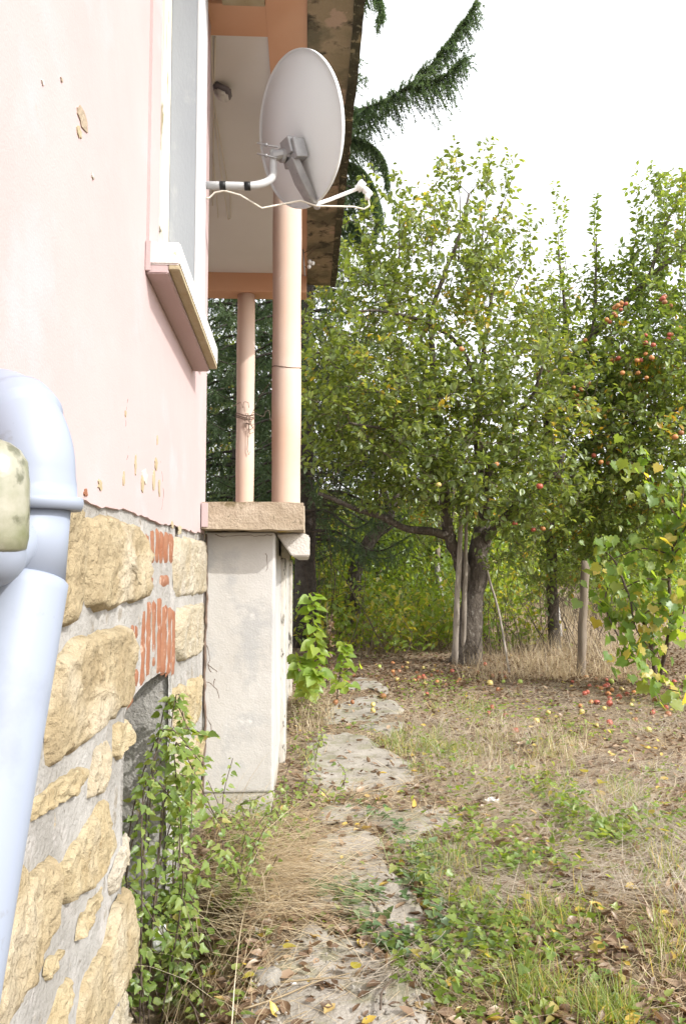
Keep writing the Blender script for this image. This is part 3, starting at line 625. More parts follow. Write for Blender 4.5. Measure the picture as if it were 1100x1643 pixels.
ME = P(438, 250, 4.84)                                       # top of the bent mast
b = MB(); Z = wallplate[2]; my = wallplate[1]
pts = [(WX + .012, my, Z), (WX + .1, my, Z), (WX + .25, my, Z)] ; cx, r = ME[0] - .17, .17
pts += [(cx + r * math.sin(t), my + (ME[1] - my) * (1 - math.cos(t)), Z + r * (1 - math.cos(t))) for t in np.linspace(0, math.pi / 2, 8)] + [tuple(ME + (0, 0, -.02)), tuple(ME + (0, 0, .03))]
b.tube(pts, .0235, 16); b.build('mast', M['mast'], dish)
part('wall_plate', M['mast'], dish, ((WX + .0005, my - .035, Z - .11), (WX + .010, my + .035, Z + .09)), bev=.002)
for dx in (.105, .255):
    b = MB(); b.tube([(WX + dx, my, Z), (WX + dx + .036, my, Z)], .0262, 16); b.build('tape_band', M['black'], dish)
bk = dpt(-.10, -.42, -.004)                                    # bracket foot point on the reflector's back
def dbox(c, hx, hy, hz, bev=.004):
    bm = bmesh.new(); bmesh.ops.create_cube(bm, size=1); 
    if bev: 
        for v in bm.verts: v.co = Vector((v.co.x * 2 * hx, v.co.y * 2 * hy, v.co.z * 2 * hz))
        bmesh.ops.bevel(bm, geom=bm.edges[:], offset=bev, segments=1, affect='EDGES')
    Mx = Matrix([[ds[0], dt[0], dn[0], c[0]], [ds[1], dt[1], dn[1], c[1]], [ds[2], dt[2], dn[2], c[2]], [0, 0, 0, 1]]); bm.transform(Mx); return bm
hub = dpt(-.12, -.36, -.05)
b = MB(); b.bm(dbox(hub + dt * .0, .075, .062, .045)); b.bm(dbox(hub - dn * .035 + dt * .03, .05, .05, .03)); b.bm(dbox(hub + ds * .085 - dt * .01, .022, .055, .03)); bracket = b.build('mount_bracket', M['galv'], dish, False)
b = MB(); b.tube([hub - dn * .05 - ds * .0 + ds * .05, hub - dn * .075 + ds * .05], .045, 24); b.build('pivot_disc', M['galv'], bracket)
for s in (-.05, .02):
    b = MB(); b.tube([ME + (.03, -.03, .02 + s), ME + (-.10, -.03, .045 + s * 1.0)], .005, 6); b.tube([ME + (-.035, -.03, .033 + s), ME + (-.05, -.03, .036 + s)], .011, 6); b.build('clamp_bolt', M['galv'], bracket)
b = MB(); bm = bmesh.new()
Cc = (ME + hub) / 2; b.tube([ME, ME * .5 + hub * .5, hub - dn * .03], [.034, .03, .035], 10); b.build('clamp', M['galv'], bracket, False)
foot = dpt(.02, -1.04, -.01)
cs = hub - dt * .05 - dn * .005; cd = foot - cs
b = MB()                                                      # tapering channel down the back to the feed arm
wv = ds * .040
for a0, a1, dn0, dn1 in ((-1, 1, -.05, -.05),):
    bm = bmesh.new(); ring_ = []
    for t, wd, dp in ((0, 1.0, .055), (.5, 1.05, .065), (.85, .9, .05), (1, .7, .035)):
        c = cs + cd * t; ring_.append([bm.verts.new(c + wv * wd * sx - dn * dp * dz) for sx, dz in ((-1, 0), (-1, 1), (1, 1), (1, 0))])
    for r0, r1 in zip(ring_, ring_[1:]):
        for q in range(4): bm.faces.new((r0[q], r0[(q + 1) % 4], r1[(q + 1) % 4], r1[q]))
    bm.faces.new(ring_[0][::-1]); bm.faces.new(ring_[-1]); bmesh.ops.recalc_face_normals(bm, faces=bm.faces[:]); bmesh.ops.bevel(bm, geom=bm.edges[:], offset=.004, segments=1, affect='EDGES')
    b.bm(bm)
b.build('support_channel', M['galv'], dish, False)
LN = P(580, 300, 5.02)
b = MB(); b.tube([foot - dn * .02 , foot + (LN - foot) * .3, LN - (LN - foot) * .06], .0125, 4); b.build('feed_arm', M['lnb'], dish, False)
b = MB(); b.tube([foot - dt * .02, foot + dt * .02 + dn * .02], .02, 8); b.build('arm_clamp', M['galv'], dish, False)
ld = (DC - LN); ld /= np.linalg.norm(ld)
b = MB(); b.tube([LN + ld * .035, LN + ld * .03, LN - ld * .012, LN - ld * .014], [.030, .036, .036, .022], 24); lnb = b.build('feed_horn', M['lnb'], dish)
b = MB(); b.tube([LN - ld * .014, LN - ld * .03, LN - ld * .07, LN - ld * .085], [.02, .024, .022, .016], 16); b.tube([LN - ld * .05, LN - ld * .05 - np.array((0, 0, .05))], .017, 12); b.build('converter', M['lnb'], lnb)
b = MB()
e0 = LN - ld * .06 + np.array((0, 0, -.05))
b.tube([e0, e0 + (.005, 0, -.035), e0 + (-.03, 0, -.06), e0 + (-.10, -.01, -.05), e0 * .5 + foot * .5 + (0, 0, -.025), foot + (0, -.02, -.015), foot + (-.10, -.06, .0), P(420, 334, 4.80), P(385, 313, 4.80), P(360, 306, 4.80), P(345, 309, 4.80), P(335, 318, 4.81), Wp(327, 318, WX + .01)], .006, 7)
b.build('aerial_cable', M['cable'], dish)

# ================================================================== DRAINPIPE
AX = np.array((-.503, 1.42, 1.52)); LOW = np.array((-.532, 1.20, .843)); ld_ = (AX - LOW) / np.linalg.norm(AX - LOW)
pr = .0765
bottom = LOW - ld_ * .95
pipe = empty('drainpipe', bottom, 'fat pale blue plastic drainpipe with an elbow leaning beside the stone wall', 'drainpipe')
b = MB(); b.tube([bottom, LOW, AX - ld_ * .02, AX, AX + ld_ * .004], [pr, pr, pr, pr, pr - .004], 48); b.build('lower_pipe', M['pvc'], pipe)
b = MB(); hz = 1.672; p0 = AX; p1 = np.array((-.498, 1.43, hz)); b.tube([p0, p1], [pr - .006, pr - .006], 48); b.build('upper_pipe', M['pvc'], pipe)
b = MB(); hd = np.array((-.80, .60, 0)); RB = .135; pts = []; rr = []
for zq, rq in ((-.035, pr + .002), (-.034, pr + .012), (-.022, pr + .015), (-.012, pr + .014), (-.010, pr + .004), (.012, pr + .003), (.03, pr)):
    pts.append(p1 + (0, 0, zq + .01)); rr.append(rq)
for t in np.linspace(.06, math.pi / 2, 32):
    pts.append(p1 + np.array((0, 0, .04)) + hd * RB * (1 - math.cos(t)) + np.array((0, 0, RB * math.sin(t)))); rr.append(pr + (.007 if .75 < t < 1.0 else 0))
e = pts[-1]
for s, rq in ((.008, pr + .003), (.010, pr + .009), (.030, pr + .010), (.034, pr + .009), (.036, pr - .002), (.25, pr - .002)): pts.append(e + hd * s); rr.append(rq)
b.tube(pts, rr, 48); b.build('elbow', M['pvc'], pipe)
# side branch with a mossy stopper
bq = P(-16, 890, 1.24); b = MB(); j = AX + (-.0, -.0, -.06)
b.tube(bez([(AX[0] - .005, 1.40, 1.60), (AX[0] - .01, 1.31, 1.565), (bq[0], 1.255, 1.565), bq + (0, 0, .02), bq + (0, 0, .06)], 16), .049, 32); b.build('branch_pipe', M['pvc'], pipe)
tp = P(-14, 703, 1.24); hh = tp[2] - bq[2]
b = MB(); b.tube([bq + (0, 0, hh * t) for t in (.02, .05, .15, .4, .62, .80, .90, .96, 1.0)], [.046, .053, .057, .058, .056, .052, .042, .027, .006], 32, True, 0, .05); b.build('stopper', M['mosscap'], pipe)

# ================================================================== LEAF AND BLADE SHAPES
def fan(pts, zc=0.0, fold=.10, sag=.10, base=(0, 0)):
    """leaf blade along +y from the origin: outline points fanned from the midrib"""
    pts = np.array(pts, float); n = len(pts)
    mid = [(0, .02), (0, .33), (0, .66)]
    V = [(x, y, fold * abs(x) * 2 - sag * y * y) for x, y in pts]
    c = len(V); V.append((0, pts[:, 1].mean(), -.05 - sag * pts[:, 1].mean() ** 2))
    return np.array(V), np.array([(c, i, (i + 1) % n) for i in range(n)])
APPLE = (np.array([(0, 0, 0), (.23, .28, .07), (.25, .60, .06), (0, 1, -.12), (-.25, .60, .06), (-.23, .28, .07), (0, .45, -.02)]), np.array([(0, 1, 6), (1, 2, 6), (2, 3, 6), (3, 4, 6), (4, 5, 6), (5, 0, 6)]))
SIMPLE = (np.array([(0, 0, 0), (.26, .45, .07), (0, 1, -.10), (-.26, .45, .07)]), np.array([(0, 1, 2), (0, 2, 3)]))
HEART = fan([(0, 0), (.22, -.10), (.42, .05), (.46, .30), (.34, .60), (0, 1.05), (-.34, .60), (-.46, .30), (-.42, .05), (-.22, -.10)], fold=.14)
GRAPE = fan([(0, .02), (.20, -.14), (.40, -.06), (.42, .14), (.60, .22), (.50, .38), (.56, .58), (.34, .60), (.24, .80), (.12, .84), (0, 1.08), (-.12, .84), (-.24, .80), (-.34, .60), (-.56, .58), (-.50, .38), (-.60, .22), (-.42, .14), (-.40, -.06), (-.20, -.14)], fold=.12, sag=.16)
IVY = fan([(0, 0), (.26, -.08), (.46, .20), (.26, .34), (.24, .56), (0, .98), (-.24, .56), (-.26, .34), (-.46, .20), (-.26, -.08)], fold=.10)
NETTLE = fan([(0, 0), (.20, .04), (.34, .26), (.27, .36), (.29, .52), (.17, .66), (.12, .82), (0, 1.05), (-.12, .82), (-.17, .66), (-.29, .52), (-.27, .36), (-.34, .26), (-.20, .04)], fold=.13, sag=.2)
def leaf_inst(b, T, pos, dirs, size, a, up=(0, 0, 1), jit=.8, rs=R_):
    n = len(pos); h = np.asarray(up, float)[None] + jit * rnd_dirs(n, rs)
    b.inst(T[0], T[1], pos, frames(np.asarray(dirs), h), size, a)
def blades(b, base, az, length, width, lean, bend, a, segs=3, rs=R_):
    n = len(base); s = np.linspace(0, 1, segs + 1); dx = np.c_[np.cos(az), np.sin(az), np.zeros(n)]; sx = np.c_[-np.sin(az), np.cos(az), np.zeros(n)]
    tw = rs.uniform(-.9, .9, n)[:, None]; sx = sx * np.cos(tw) + dx * np.sin(tw)
    p = base.copy(); V = []
    for k in range(segs + 1):
        if k:
            th = lean + bend * (s[k] - .5 / segs); p = p + (length / segs)[:, None] * (dx * np.sin(th)[:, None] + np.array((0, 0, 1.)) * np.cos(th)[:, None])
        wd = (width * (1 - s[k]) ** .6 * .5 if k < segs else width * .04)[:, None]
        V += [p - sx * wd, p + sx * wd]
    V = np.stack(V, 1); m = 2 * (segs + 1)
    q = np.array([(2 * k, 2 * k + 1, 2 * k + 3, 2 * k + 2) for k in range(segs)])
    b.add(V.reshape(-1, 3), (q[None] + (np.arange(n) * m)[:, None, None]).reshape(-1, 4), np.repeat(a, m))
def pt_z(p, dz=0.0): return np.c_[p, ground_z(p[:, 0], p[:, 1]) + dz]

# ================================================================== TREES
def tree(name, label, cat, limbs, blobs, ntw, leafm, T=APPLE, lsize=.085, per=13, barkm='bark', seed=1, group=None, shoots=(), apples=0, applem=('a_org',), shell=.35, up=.45, twl=(.22, .5), trunk_n=2, tube_n=4):
    rs = np.random.RandomState(seed); base = np.asarray(limbs[0][0][0], float)
    t = empty(name, base, label, cat, group)
    nodes = []; nr = []; tb = MB(); lb = MB()
    for li, (pts, r0, r1) in enumerate(limbs):
        n = max(6, int(np.linalg.norm(np.diff(np.asarray(pts, float), axis=0), axis=1).sum() / .12)); c = bez(pts, n)
        c = c + .018 * np.stack([fbm(c * 2.2 + 9 * q, 2) for q in range(3)], -1) * np.linspace(.2, 1, n)[:, None]
        r = r0 + (r1 - r0) * np.linspace(0, 1, n) ** .8
        if li == 0: r = r * (1 + .45 * np.exp(-np.linspace(0, 1, n) * 9))
        (tb if li < trunk_n else lb).tube(c, r, 16 if li < trunk_n else 9, True, 0, .22 if li < trunk_n else .14)
        if li: nodes.append(c); nr.append(r)
        else: nodes.append(c[int(n * .7):]); nr.append(r[int(n * .7):])
    nodes = np.concatenate(nodes); nr = np.concatenate(nr)
    # twig tips spread through the crown's volume
    vol = np.array([bl[1][0] * bl[1][1] * bl[1][2] * (bl[2] if len(bl) > 2 else 1) for bl in blobs]); cnt = rs.multinomial(ntw, vol / vol.sum())
    tips = []
    for (c, rr, *_), k in zip(blobs, cnt):
        d = rnd_dirs(k, rs); u = rs.uniform(shell ** 3, 1, k) ** (1 / 3); tips.append(np.asarray(c) + d * u[:, None] * np.asarray(rr) * rs.uniform(.85, 1.12, k)[:, None])
    tips = np.concatenate(tips)
    gz = ground_z(tips[:, 0], tips[:, 1]); tips = tips[tips[:, 2] > gz + .35]
    dist = np.array([np.min(((nodes - q) ** 2).sum(1)) for q in tips]); tips = tips[np.argsort(dist)]
    LP = []; LD = []; LS = []
    cap = len(nodes) + 4 * len(tips) + 10; ND = np.empty((cap, 3)); NR = np.empty(cap); nn = len(nodes); ND[:nn] = nodes; NR[:nn] = nr
    tw = MB()
    def leafy(c, k0, n_, sz=1.0):
        L = len(c); f = rs.uniform(k0, 1, n_) * (L - 1); i = np.minimum(f.astype(int), L - 2); p = c[i] + (c[i + 1] - c[i]) * (f - i)[:, None]
        d = c[-1] - c[0]; d = d / (np.linalg.norm(d) + 1e-6); q = rnd_dirs(n_, rs); q -= d * (q @ d)[:, None]; q /= np.linalg.norm(q, axis=1)[:, None] + 1e-6
        dd = q + d * rs.uniform(.2, .9, n_)[:, None] + np.array((0, 0, -.25)) * rs.uniform(0, 1.6, n_)[:, None]
        LP.append(p + q * .015); LD.append(dd); LS.append(lsize * sz * rs.uniform(.6, 1.15, n_))
    for q in tips:
        dd = ((ND[:nn] - q) ** 2).sum(1); j = int(np.argmin(dd)); p = ND[j]; L = math.sqrt(dd[j])
        d = (q - p) / (L + 1e-6)
        mid = (p + q) / 2 + rs.normal(0, .09 * L, 3) + np.array((0, 0, .10 * L))
        c = bez([p, mid, q], 5 if L < .8 else 8)
        r0 = min(NR[j] * .75, .004 + .011 * L)
        tw.tube(c, np.linspace(r0, .004, len(c)), tube_n, False)
        k = len(c) - 1; step = c[1:][:: max(1, k // 4)][:4]; ND[nn:nn + len(step)] = step; NR[nn:nn + len(step)] = np.linspace(r0, .004, len(step)); nn += len(step)
        sd = d * .6 + np.array((0, 0, up)) + rs.normal(0, .45, 3); sd /= np.linalg.norm(sd); sl_ = rs.uniform(*twl)
        e = q + sd * sl_; c2 = bez([q, q + sd * sl_ * .5 + rs.normal(0, .03, 3), e], 4)
        tw.tube(c2, np.linspace(.004, .002, 4), 3, False)
        leafy(c2, 0, per); 
        if L > .25: leafy(c, .45, per // 3)
    for pts, n_ in shoots:
        c = bez(pts, 12); tw.tube(c, np.linspace(.012, .003, 12), 5, False); leafy(c, .12, n_, 1.05)
    LP, LD, LS = np.concatenate(LP), np.concatenate(LD), np.concatenate(LS)
    if barkm:
        tb.build('trunk', M[barkm], t)
        if lb.n: lb.build('limb', M[barkm], t)
    tw.build('twigs', M['twig'], t, kind='stuff')
    cb = MB(); big = fbm(LP * 1.1 + seed, 2) * .28; leaf_inst(cb, T, LP, LD, LS, np.clip(rs.uniform(0, 1, len(LP)) * .8 + big + .1, 0, 1), rs=rs)
    cb.build('crown', M[leafm], t, kind='stuff')
    return t, ND[:nn]
def Pp(*l): return [P(*q) for q in l]
def blob(px, py, d, rx, ry, rz, wt=1.0): return (P(px, py, d), (rx, ry, rz), wt)

D0 = 12.3
bx = G(748, 1066); bx[2] = ground_z(bx[0:1], bx[1:2])[0] - .05
D0 = bx[1]
main_tree, mnodes = tree('apple_tree', 'spreading old apple tree with cracked trunk behind two grey poles', 'apple tree', [
    ([bx, P(752, 1010, D0), P(760, 940, D0), P(770, 885, D0), P(776, 850, D0 + .1)], .20, .15),
    (Pp((752, 945, D0), (735, 895, D0 - .1), (718, 855, D0 - .2), (713, 810, D0 - .2), (712, 745, D0 - .1)), .12, .07),
    (Pp((726, 862, D0 - .15), (690, 852, D0 - .4), (650, 848, D0 - .6), (610, 828, D0 - .7), (560, 812, D0 - .7), (510, 790, D0 - .6)), .075, .03),
    (Pp((713, 750, D0 - .1), (700, 650, D0 - .2), (692, 560, D0 - .2), (695, 492, D0 - .2), (716, 430, D0 - .2), (735, 385, D0 - .3), (753, 310, D0 - .3)), .07, .018),
    (Pp((776, 855, D0 + .1), (775, 800, D0 + .2), (765, 700, D0 + .3), (770, 600, D0 + .3), (790, 470, D0 + .3)), .11, .03),
    (Pp((774, 872, D0), (800, 840, D0 - .3), (840, 800, D0 - .8), (880, 770, D0 - 1.2), (905, 730, D0 - 1.5)), .09, .025),
    (Pp((770, 640, D0 + .3), (740, 560, D0 + .1), (690, 520, D0 - .3), (620, 500, D0 - .6), (570, 500, D0 - .8)), .05, .015),
    (Pp((712, 760, D0 - .1), (670, 720, D0 - .5), (620, 690, D0 - 1.0), (560, 680, D0 - 1.3)), .05, .015),
    (Pp((775, 780, D0 + .2), (810, 700, D0 - .2), (850, 640, D0 - .7), (870, 590, D0 - 1)), .06, .02),
    (Pp((776, 850, D0 + .1), (780, 760, D0 - .7), (770, 690, D0 - 1.5)), .07, .02),
  ], [
    blob(735, 560, D0, 1.7, 1.6, 1.5, 1.0), blob(700, 690, D0 - .9, 1.7, 1.2, .9, 1.5), blob(600, 620, D0 - .5, 1.2, 1.3, 1.2, 1.0), blob(570, 500, D0, 1.0, 1.2, .9),
    blob(690, 430, D0, 1.3, 1.3, 1.0, 1.1), blob(740, 330, D0, .85, .8, .8, 1.1), blob(845, 640, D0 - .8, 1.0, 1.2, 1.2, 1.4), blob(800, 770, D0 - 1.3, 1.3, .9, .6, 2.2), blob(620, 740, D0 - .8, 1.2, 1.0, .5, 1.6), blob(700, 790, D0 - 1.2, .8, .6, .35, 1.6), blob(830, 850, D0 - 1.2, .55, .5, .5, 1.6), blob(540, 650, D0 - .6, .8, .9, 1.0, 1.3), blob(800, 890, D0 - 1.0, .25, .3, .35, 2), blob(640, 800, D0 - .7, .9, .6, .3, 1.2), blob(860, 800, D0 - 1.2, .8, .6, .5, 1.5), blob(620, 380, D0 + .5, .8, 1, .9, 1.0), blob(800, 450, D0, .8, 1, .9, .9),
  ], 1900, 'leaf', lsize=.112, per=13, seed=3, twl=(.2, .48), shoots=[
    (Pp((735, 420, D0), (738, 330, D0), (732, 270, D0), (728, 222, D0)), 34), (Pp((770, 420, D0), (778, 330, D0), (785, 270, D0), (790, 232, D0)), 36),
    (Pp((760, 420, D0), (800, 340, D0), (822, 280, D0), (815, 240, D0)), 30), (Pp((690, 420, D0), (698, 330, D0), (702, 250, D0)), 30), (Pp((820, 470, D0), (850, 400, D0), (842, 330, D0)), 24),
    (Pp((640, 420, D0), (640, 330, D0 + .5), (645, 280, D0 + .5)), 24)])

D1 = 14.2
rx = G(888, 1012); rx = np.array((P(888, 1000, D1)[0], D1, float(ground_z([P(888, 1000, D1)[0]], [D1])[0]) - .05))
right_tree, rnodes = tree('apple_tree', 'tall apple tree on the right with orange apples and upright shoots', 'apple tree', [
    ([rx, P(886, 960, D1), P(884, 890, D1), P(880, 800, D1), P(872, 720, D1)], .10, .075),
    (Pp((872, 730, D1), (885, 660, D1 - .3), (910, 590, D1 - .8), (950, 540, D1 - 1.2), (1000, 488, D1 - 1.6), (1060, 430, D1 - 2), (1120, 385, D1 - 2.2)), .10, .035),
    (Pp((880, 790, D1), (930, 720, D1 - .8), (990, 690, D1 - 1.5), (1050, 670, D1 - 2.2), (1110, 650, D1 - 2.6)), .07, .02),
    (Pp((872, 725, D1), (890, 640, D1), (905, 520, D1), (895, 400, D1)), .07, .02),
    (Pp((985, 500, D1 - 1.5), (1000, 540, D1 - 1.8), (1050, 560, D1 - 2.2), (1100, 575, D1 - 2.4)), .04, .015),
    (Pp((950, 540, D1 - 1.2), (955, 460, D1 - 1.1), (955, 380, D1 - 1)), .04, .012),
    (Pp((1040, 450, D1 - 1.9), (1060, 380, D1 - 1.9), (1085, 320, D1 - 1.9)), .04, .012),
  ], [
    blob(900, 560, D1, .55, 1.2, 1.1, 1.3), blob(1000, 590, D1 - 1.6, 1.0, 1.1, .75, 1.3), blob(1090, 440, D1 - 2, .9, 1, .75, 1.3), blob(1100, 620, D1 - 2.2, 1.0, 1.2, 1.0, 1.2), blob(940, 720, D1 - 1, 1.2, 1.2, .9, 1.2), blob(1060, 760, D1 - 1.6, 1.4, 1.2, 1.0, 1.1), blob(890, 830, D1 - .3, 1.0, 1.0, .6, 1.0), blob(1010, 880, D1 - .5, 1.2, 1.2, .6, .8), blob(1075, 340, D1 - 2, .6, .6, .6, 1.4), blob(985, 470, D1 - 1.2, .6, .7, .5, 1.3), blob(1050, 520, D1 - 2, .9, .9, .6, 1.2), blob(950, 640, D1 - 1.0, .9, 1, .8, 1.3), blob(1010, 800, D1 - 1.4, 1.2, 1, .6, 1.4), blob(1060, 580, D1 - 2.6, .9, .7, .7, 1.5), blob(1040, 690, D1 - 2.4, 1.1, .7, .6, 1.5), blob(880, 910, D1 - .6, .7, .5, .45, 1.4), blob(950, 930, D1 - 1.2, .6, .5, .4, 1.4), blob(960, 850, D1 - 1.0, .8, .8, .4, 1.3),
  ], 2700, 'leafr', lsize=.112, per=12, seed=11, shoots=[
    (Pp((895, 540, D1), (898, 440, D1), (893, 350, D1), (890, 285, D1)), 130), (Pp((880, 560, D1), (884, 460, D1), (878, 380, D1)), 80), (Pp((910, 560, D1), (912, 470, D1), (902, 380, D1), (905, 320, D1)), 90),
    (Pp((950, 540, D1 - 1), (955, 450, D1 - 1), (952, 370, D1 - 1), (957, 312, D1 - 1)), 140), (Pp((962, 540, D1 - 1), (968, 470, D1 - 1), (960, 400, D1 - 1)), 80),
    (Pp((1020, 470, D1 - 1.8), (1015, 410, D1 - 1.8), (1022, 360, D1 - 1.8), (1012, 318, D1 - 1.8)), 90), (Pp((1060, 440, D1 - 1.8), (1065, 360, D1 - 1.8), (1072, 290, D1 - 1.8)), 120), (Pp((1090, 440, D1 - 1.8), (1095, 340, D1 - 1.8), (1100, 280, D1 - 1.8)), 120)])
def apple_mesh(name, m, seed):
    bm = bmesh.new(); bmesh.ops.create_uvsphere(bm, u_segments=10, v_segments=7, radius=1); rs = np.random.RandomState(seed)
    for v in bm.verts:
        r = math.hypot(v.co.x, v.co.y); f = 1 - .28 * math.exp(-(r / .38) ** 2); v.co.z *= .88 * f; v.co += Vector(rs.normal(0, .02, 3))
    b = MB().bm(bm); me = b.mesh(name); me.materials.append(M[m]); return me
AM = {k: [apple_mesh('apple', k, s) for s in range(2)] for k in ('a_red', 'a_yel', 'a_grn', 'a_brn', 'a_org')}
# apples still on the right tree and the main tree: parts of their trees, hung next to a branch
def hang(t, spots, kinds, seed, r=.038):
    rs = np.random.RandomState(seed); o0 = ORG[t.name]
    for q in spots:
        for s in range(1):
            k = kinds[rs.randint(len(kinds))]; obj('apple', AM[k][rs.randint(2)], q - o0, tuple(rs.uniform(-.5, .5, 3)), r * rs.uniform(.85, 1.15), t)
rs = np.random.RandomState(21); spots = []
for px, py, d, n, sx, sy in [(985, 505, D1 - 1.8, 7, 18, 12), (1040, 560, D1 - 2.2, 6, 16, 16), (975, 575, D1 - 1.6, 7, 18, 12), (930, 630, D1 - 1.3, 9, 20, 18), (1060, 485, D1 - 2.2, 5, 20, 12), (890, 620, D1 - .6, 6, 20, 30), (1080, 540, D1 - 2.4, 4, 12, 16), (1005, 490, D1 - 1.9, 5, 12, 10), (960, 720, D1 - 1.6, 3, 40, 30), (1088, 695, D1 - 2.8, 2, 8, 8), (925, 560, D1 - 1.2, 5, 12, 12), (1020, 600, D1 - 2.2, 4, 30, 20)]:
    for _ in range(n): spots.append(P(px + rs.normal(0, sx * .7), py + rs.normal(0, sy * .7), d - rs.uniform(.6, 1.25)))
hang(right_tree, spots, ('a_org', 'a_org', 'a_red', 'a_brn'), 5)
hang(main_tree, [P(*q) for q in [(703, 778, D0 - 1.9), (865, 780, D0 - 2.1), (855, 850, D0 - 1.5), (825, 840, D0 - 1.6), (795, 745, D0 - 2.2), (740, 560, D0 - 1.8), (870, 848, D0 - 1.4)]], ('a_yel', 'a_red', 'a_org'), 8, .042)

D2 = 16.5
def gp(px, d):
    q = P(px, 950, d); q[2] = ground_z(q[0:1], q[1:2])[0] - .05; return q
tree('old_fruit_tree', 'old leaning fruit tree with dark bent trunk behind the porch corner', 'fruit tree', [
    ([gp(563, D2), P(566, 950, D2), P(574, 900, D2), P(590, 872, D2), P(612, 846, D2), P(626, 822, D2)], .17, .11),
    (Pp((626, 825, D2), (612, 780, D2), (585, 740, D2), (560, 700, D2), (520, 690, D2)), .08, .02),
    (Pp((626, 825, D2), (640, 770, D2), (640, 690, D2), (625, 620, D2)), .08, .02),
    (Pp((596, 868, D2), (622, 850, D2), (650, 830, D2)), .05, .02),
    (Pp((585, 742, D2), (540, 750, D2 - .4), (500, 745, D2 - .6)), .05, .015),
  ], [blob(560, 640, D2, 1.4, 1.2, 1.2), blob(520, 560, D2, 1.2, 1.2, 1.1), blob(510, 650, D2 - .5, .9, 1, 1.0), blob(600, 500, D2, 1.1, 1, .9), blob(640, 640, D2, 1.2, 1.2, 1.2), blob(530, 730, D2 - .4, .9, .9, .5, .8)], 760, 'leafd', lsize=.10, per=10, seed=23)
# bare dead twigs tangled low in that tree
b = MB(); rs = np.random.RandomState(4)
dead = empty('dead_bush', gp(525, 14.0), 'tangled bare brown brushwood standing behind the porch corner', 'dead shrub')
for k in range(240):
    p0 = P(525 + rs.normal(0, 22), 790 + rs.normal(0, 50), 14 + rs.normal(0, .4)); d = rnd_dirs(1, rs)[0] * (1, .6, .7); L = rs.uniform(.3, .9)
    if k < 14: p0 = gp(520 + rs.uniform(-15, 25), 14 + rs.uniform(-.3, .3)); d = np.array((rs.normal(0, .12), 0, 1.0)); L = rs.uniform(1.6, 3.2)
    b.tube(bez([p0, p0 + d * L * .5 + rs.normal(0, .06, 3), p0 + d * L + rs.normal(0, .12, 3)], 5), np.linspace(.009 if k < 14 else .006, .002, 5), 3, False)
b.build('twigs', M['twig'], dead, kind='stuff')

# ------------------------------------------------------------------ spruce
DS = 14.6
def spruce(name, label, base, height, blen, seed, zs, extra=(), group=None, dens=1.0):
    rs = np.random.RandomState(seed); base = np.asarray(base, float); t = empty(name, base, label, 'spruce tree', group)
    b = MB(); z = np.linspace(0, height, 24); b.tube(np.c_[base[0] + .04 * np.sin(z), base[1] + .04 * np.cos(z * 1.3), base[2] + z], .23 * (1 - z / height * .93), 14, True, 0, .2); b.build('trunk', M['sbark'], t)
    br = MB(); NP, NDr, NS = [], [], []
    paths = []
    for zz in zs:
        L0 = blen * max(.12, 1 - zz / height) ** .8; k = rs.randint(5, 8); a0 = rs.uniform(0, 6.28)
        for q in range(k):
            a = a0 + q * 6.283 / k + rs.normal(0, .2); L = L0 * rs.uniform(.75, 1.1); d = np.array((math.cos(a), math.sin(a), 0)); s = base + (0, 0, zz + rs.normal(0, .1))
            paths.append((bez([s, s + d * L * .35 + (0, 0, -.02 * L), s + d * L * .7 + (0, 0, -.16 * L), s + d * L + (0, 0, -.06 * L)], 14), 1.0))
    for e in extra: paths.append((bez(e, 22), 5.5))
    for c, sc in paths:
        br.tube(c, np.linspace(.035, .006, len(c)), 5, False); seg = np.linalg.norm(np.diff(c, axis=0), axis=1); L = seg.sum(); cum = np.r_[0, np.cumsum(seg)]
        n = int(L / .042 * dens * sc)
        for s in np.linspace(.18 * L, L, n):
            p = np.array([np.interp(s, cum, c[:, q]) for q in range(3)]); i = min(len(seg) - 1, int(np.searchsorted(cum, s) - 1)); d = (c[i + 1] - c[i]) / seg[i]
            side = np.cross(d, (0, 0, 1.)) * rs.choice((-1, 1)); f = s / L
            l = rs.uniform(.15, .55) * (1.15 - .75 * f) * (1.5 if sc > 1 else 1)
            v = side * rs.uniform(.1, .6) + d * rs.uniform(.1, .5) + np.array((0, 0, -1.0)) * rs.uniform(.3, 1.1)
            if rs.rand() < .3: v = side * .7 + d * .6 + np.array((0, 0, -.1)); l *= .6
            v /= np.linalg.norm(v); e = p + v * l + np.array((0, 0, -.12 * l))
            m = max(8, int(l / .0065)); u = rs.uniform(0, 1, m)[:, None]; NP.append(p + (e - p) * u); dv = rnd_dirs(m, rs); NDr.append(dv * .85 + v * .75); NS.append(rs.uniform(.035, .065, m))
        # needles on the branch itself
        m = int(L / .005); u = rs.uniform(0, L, m); NP.append(np.stack([np.interp(u, cum, c[:, q]) for q in range(3)], -1)); NDr.append(rnd_dirs(m, rs) + (c[-1] - c[0]) / L * .6); NS.append(rs.uniform(.04, .07, m))
    br.build('branches', M['sbark'], t, kind='stuff')
    NP, NDr, NS = np.concatenate(NP), np.concatenate(NDr), np.concatenate(NS)
    NT_ = (np.array([(-.15, 0, 0), (.15, 0, 0), (0, 1, 0)]), np.array([(0, 1, 2)]))
    nb = MB(); leaf_inst(nb, NT_, NP, NDr, NS, np.clip(rs.uniform(0, 1, len(NP)) * .7 + .3 * fbm(NP * 1.5, 2) + .15, 0, 1), rs=rs); nb.build('crown', M['needle'], t, kind='stuff', smooth=False)
    return t
sb = gp(486, DS)
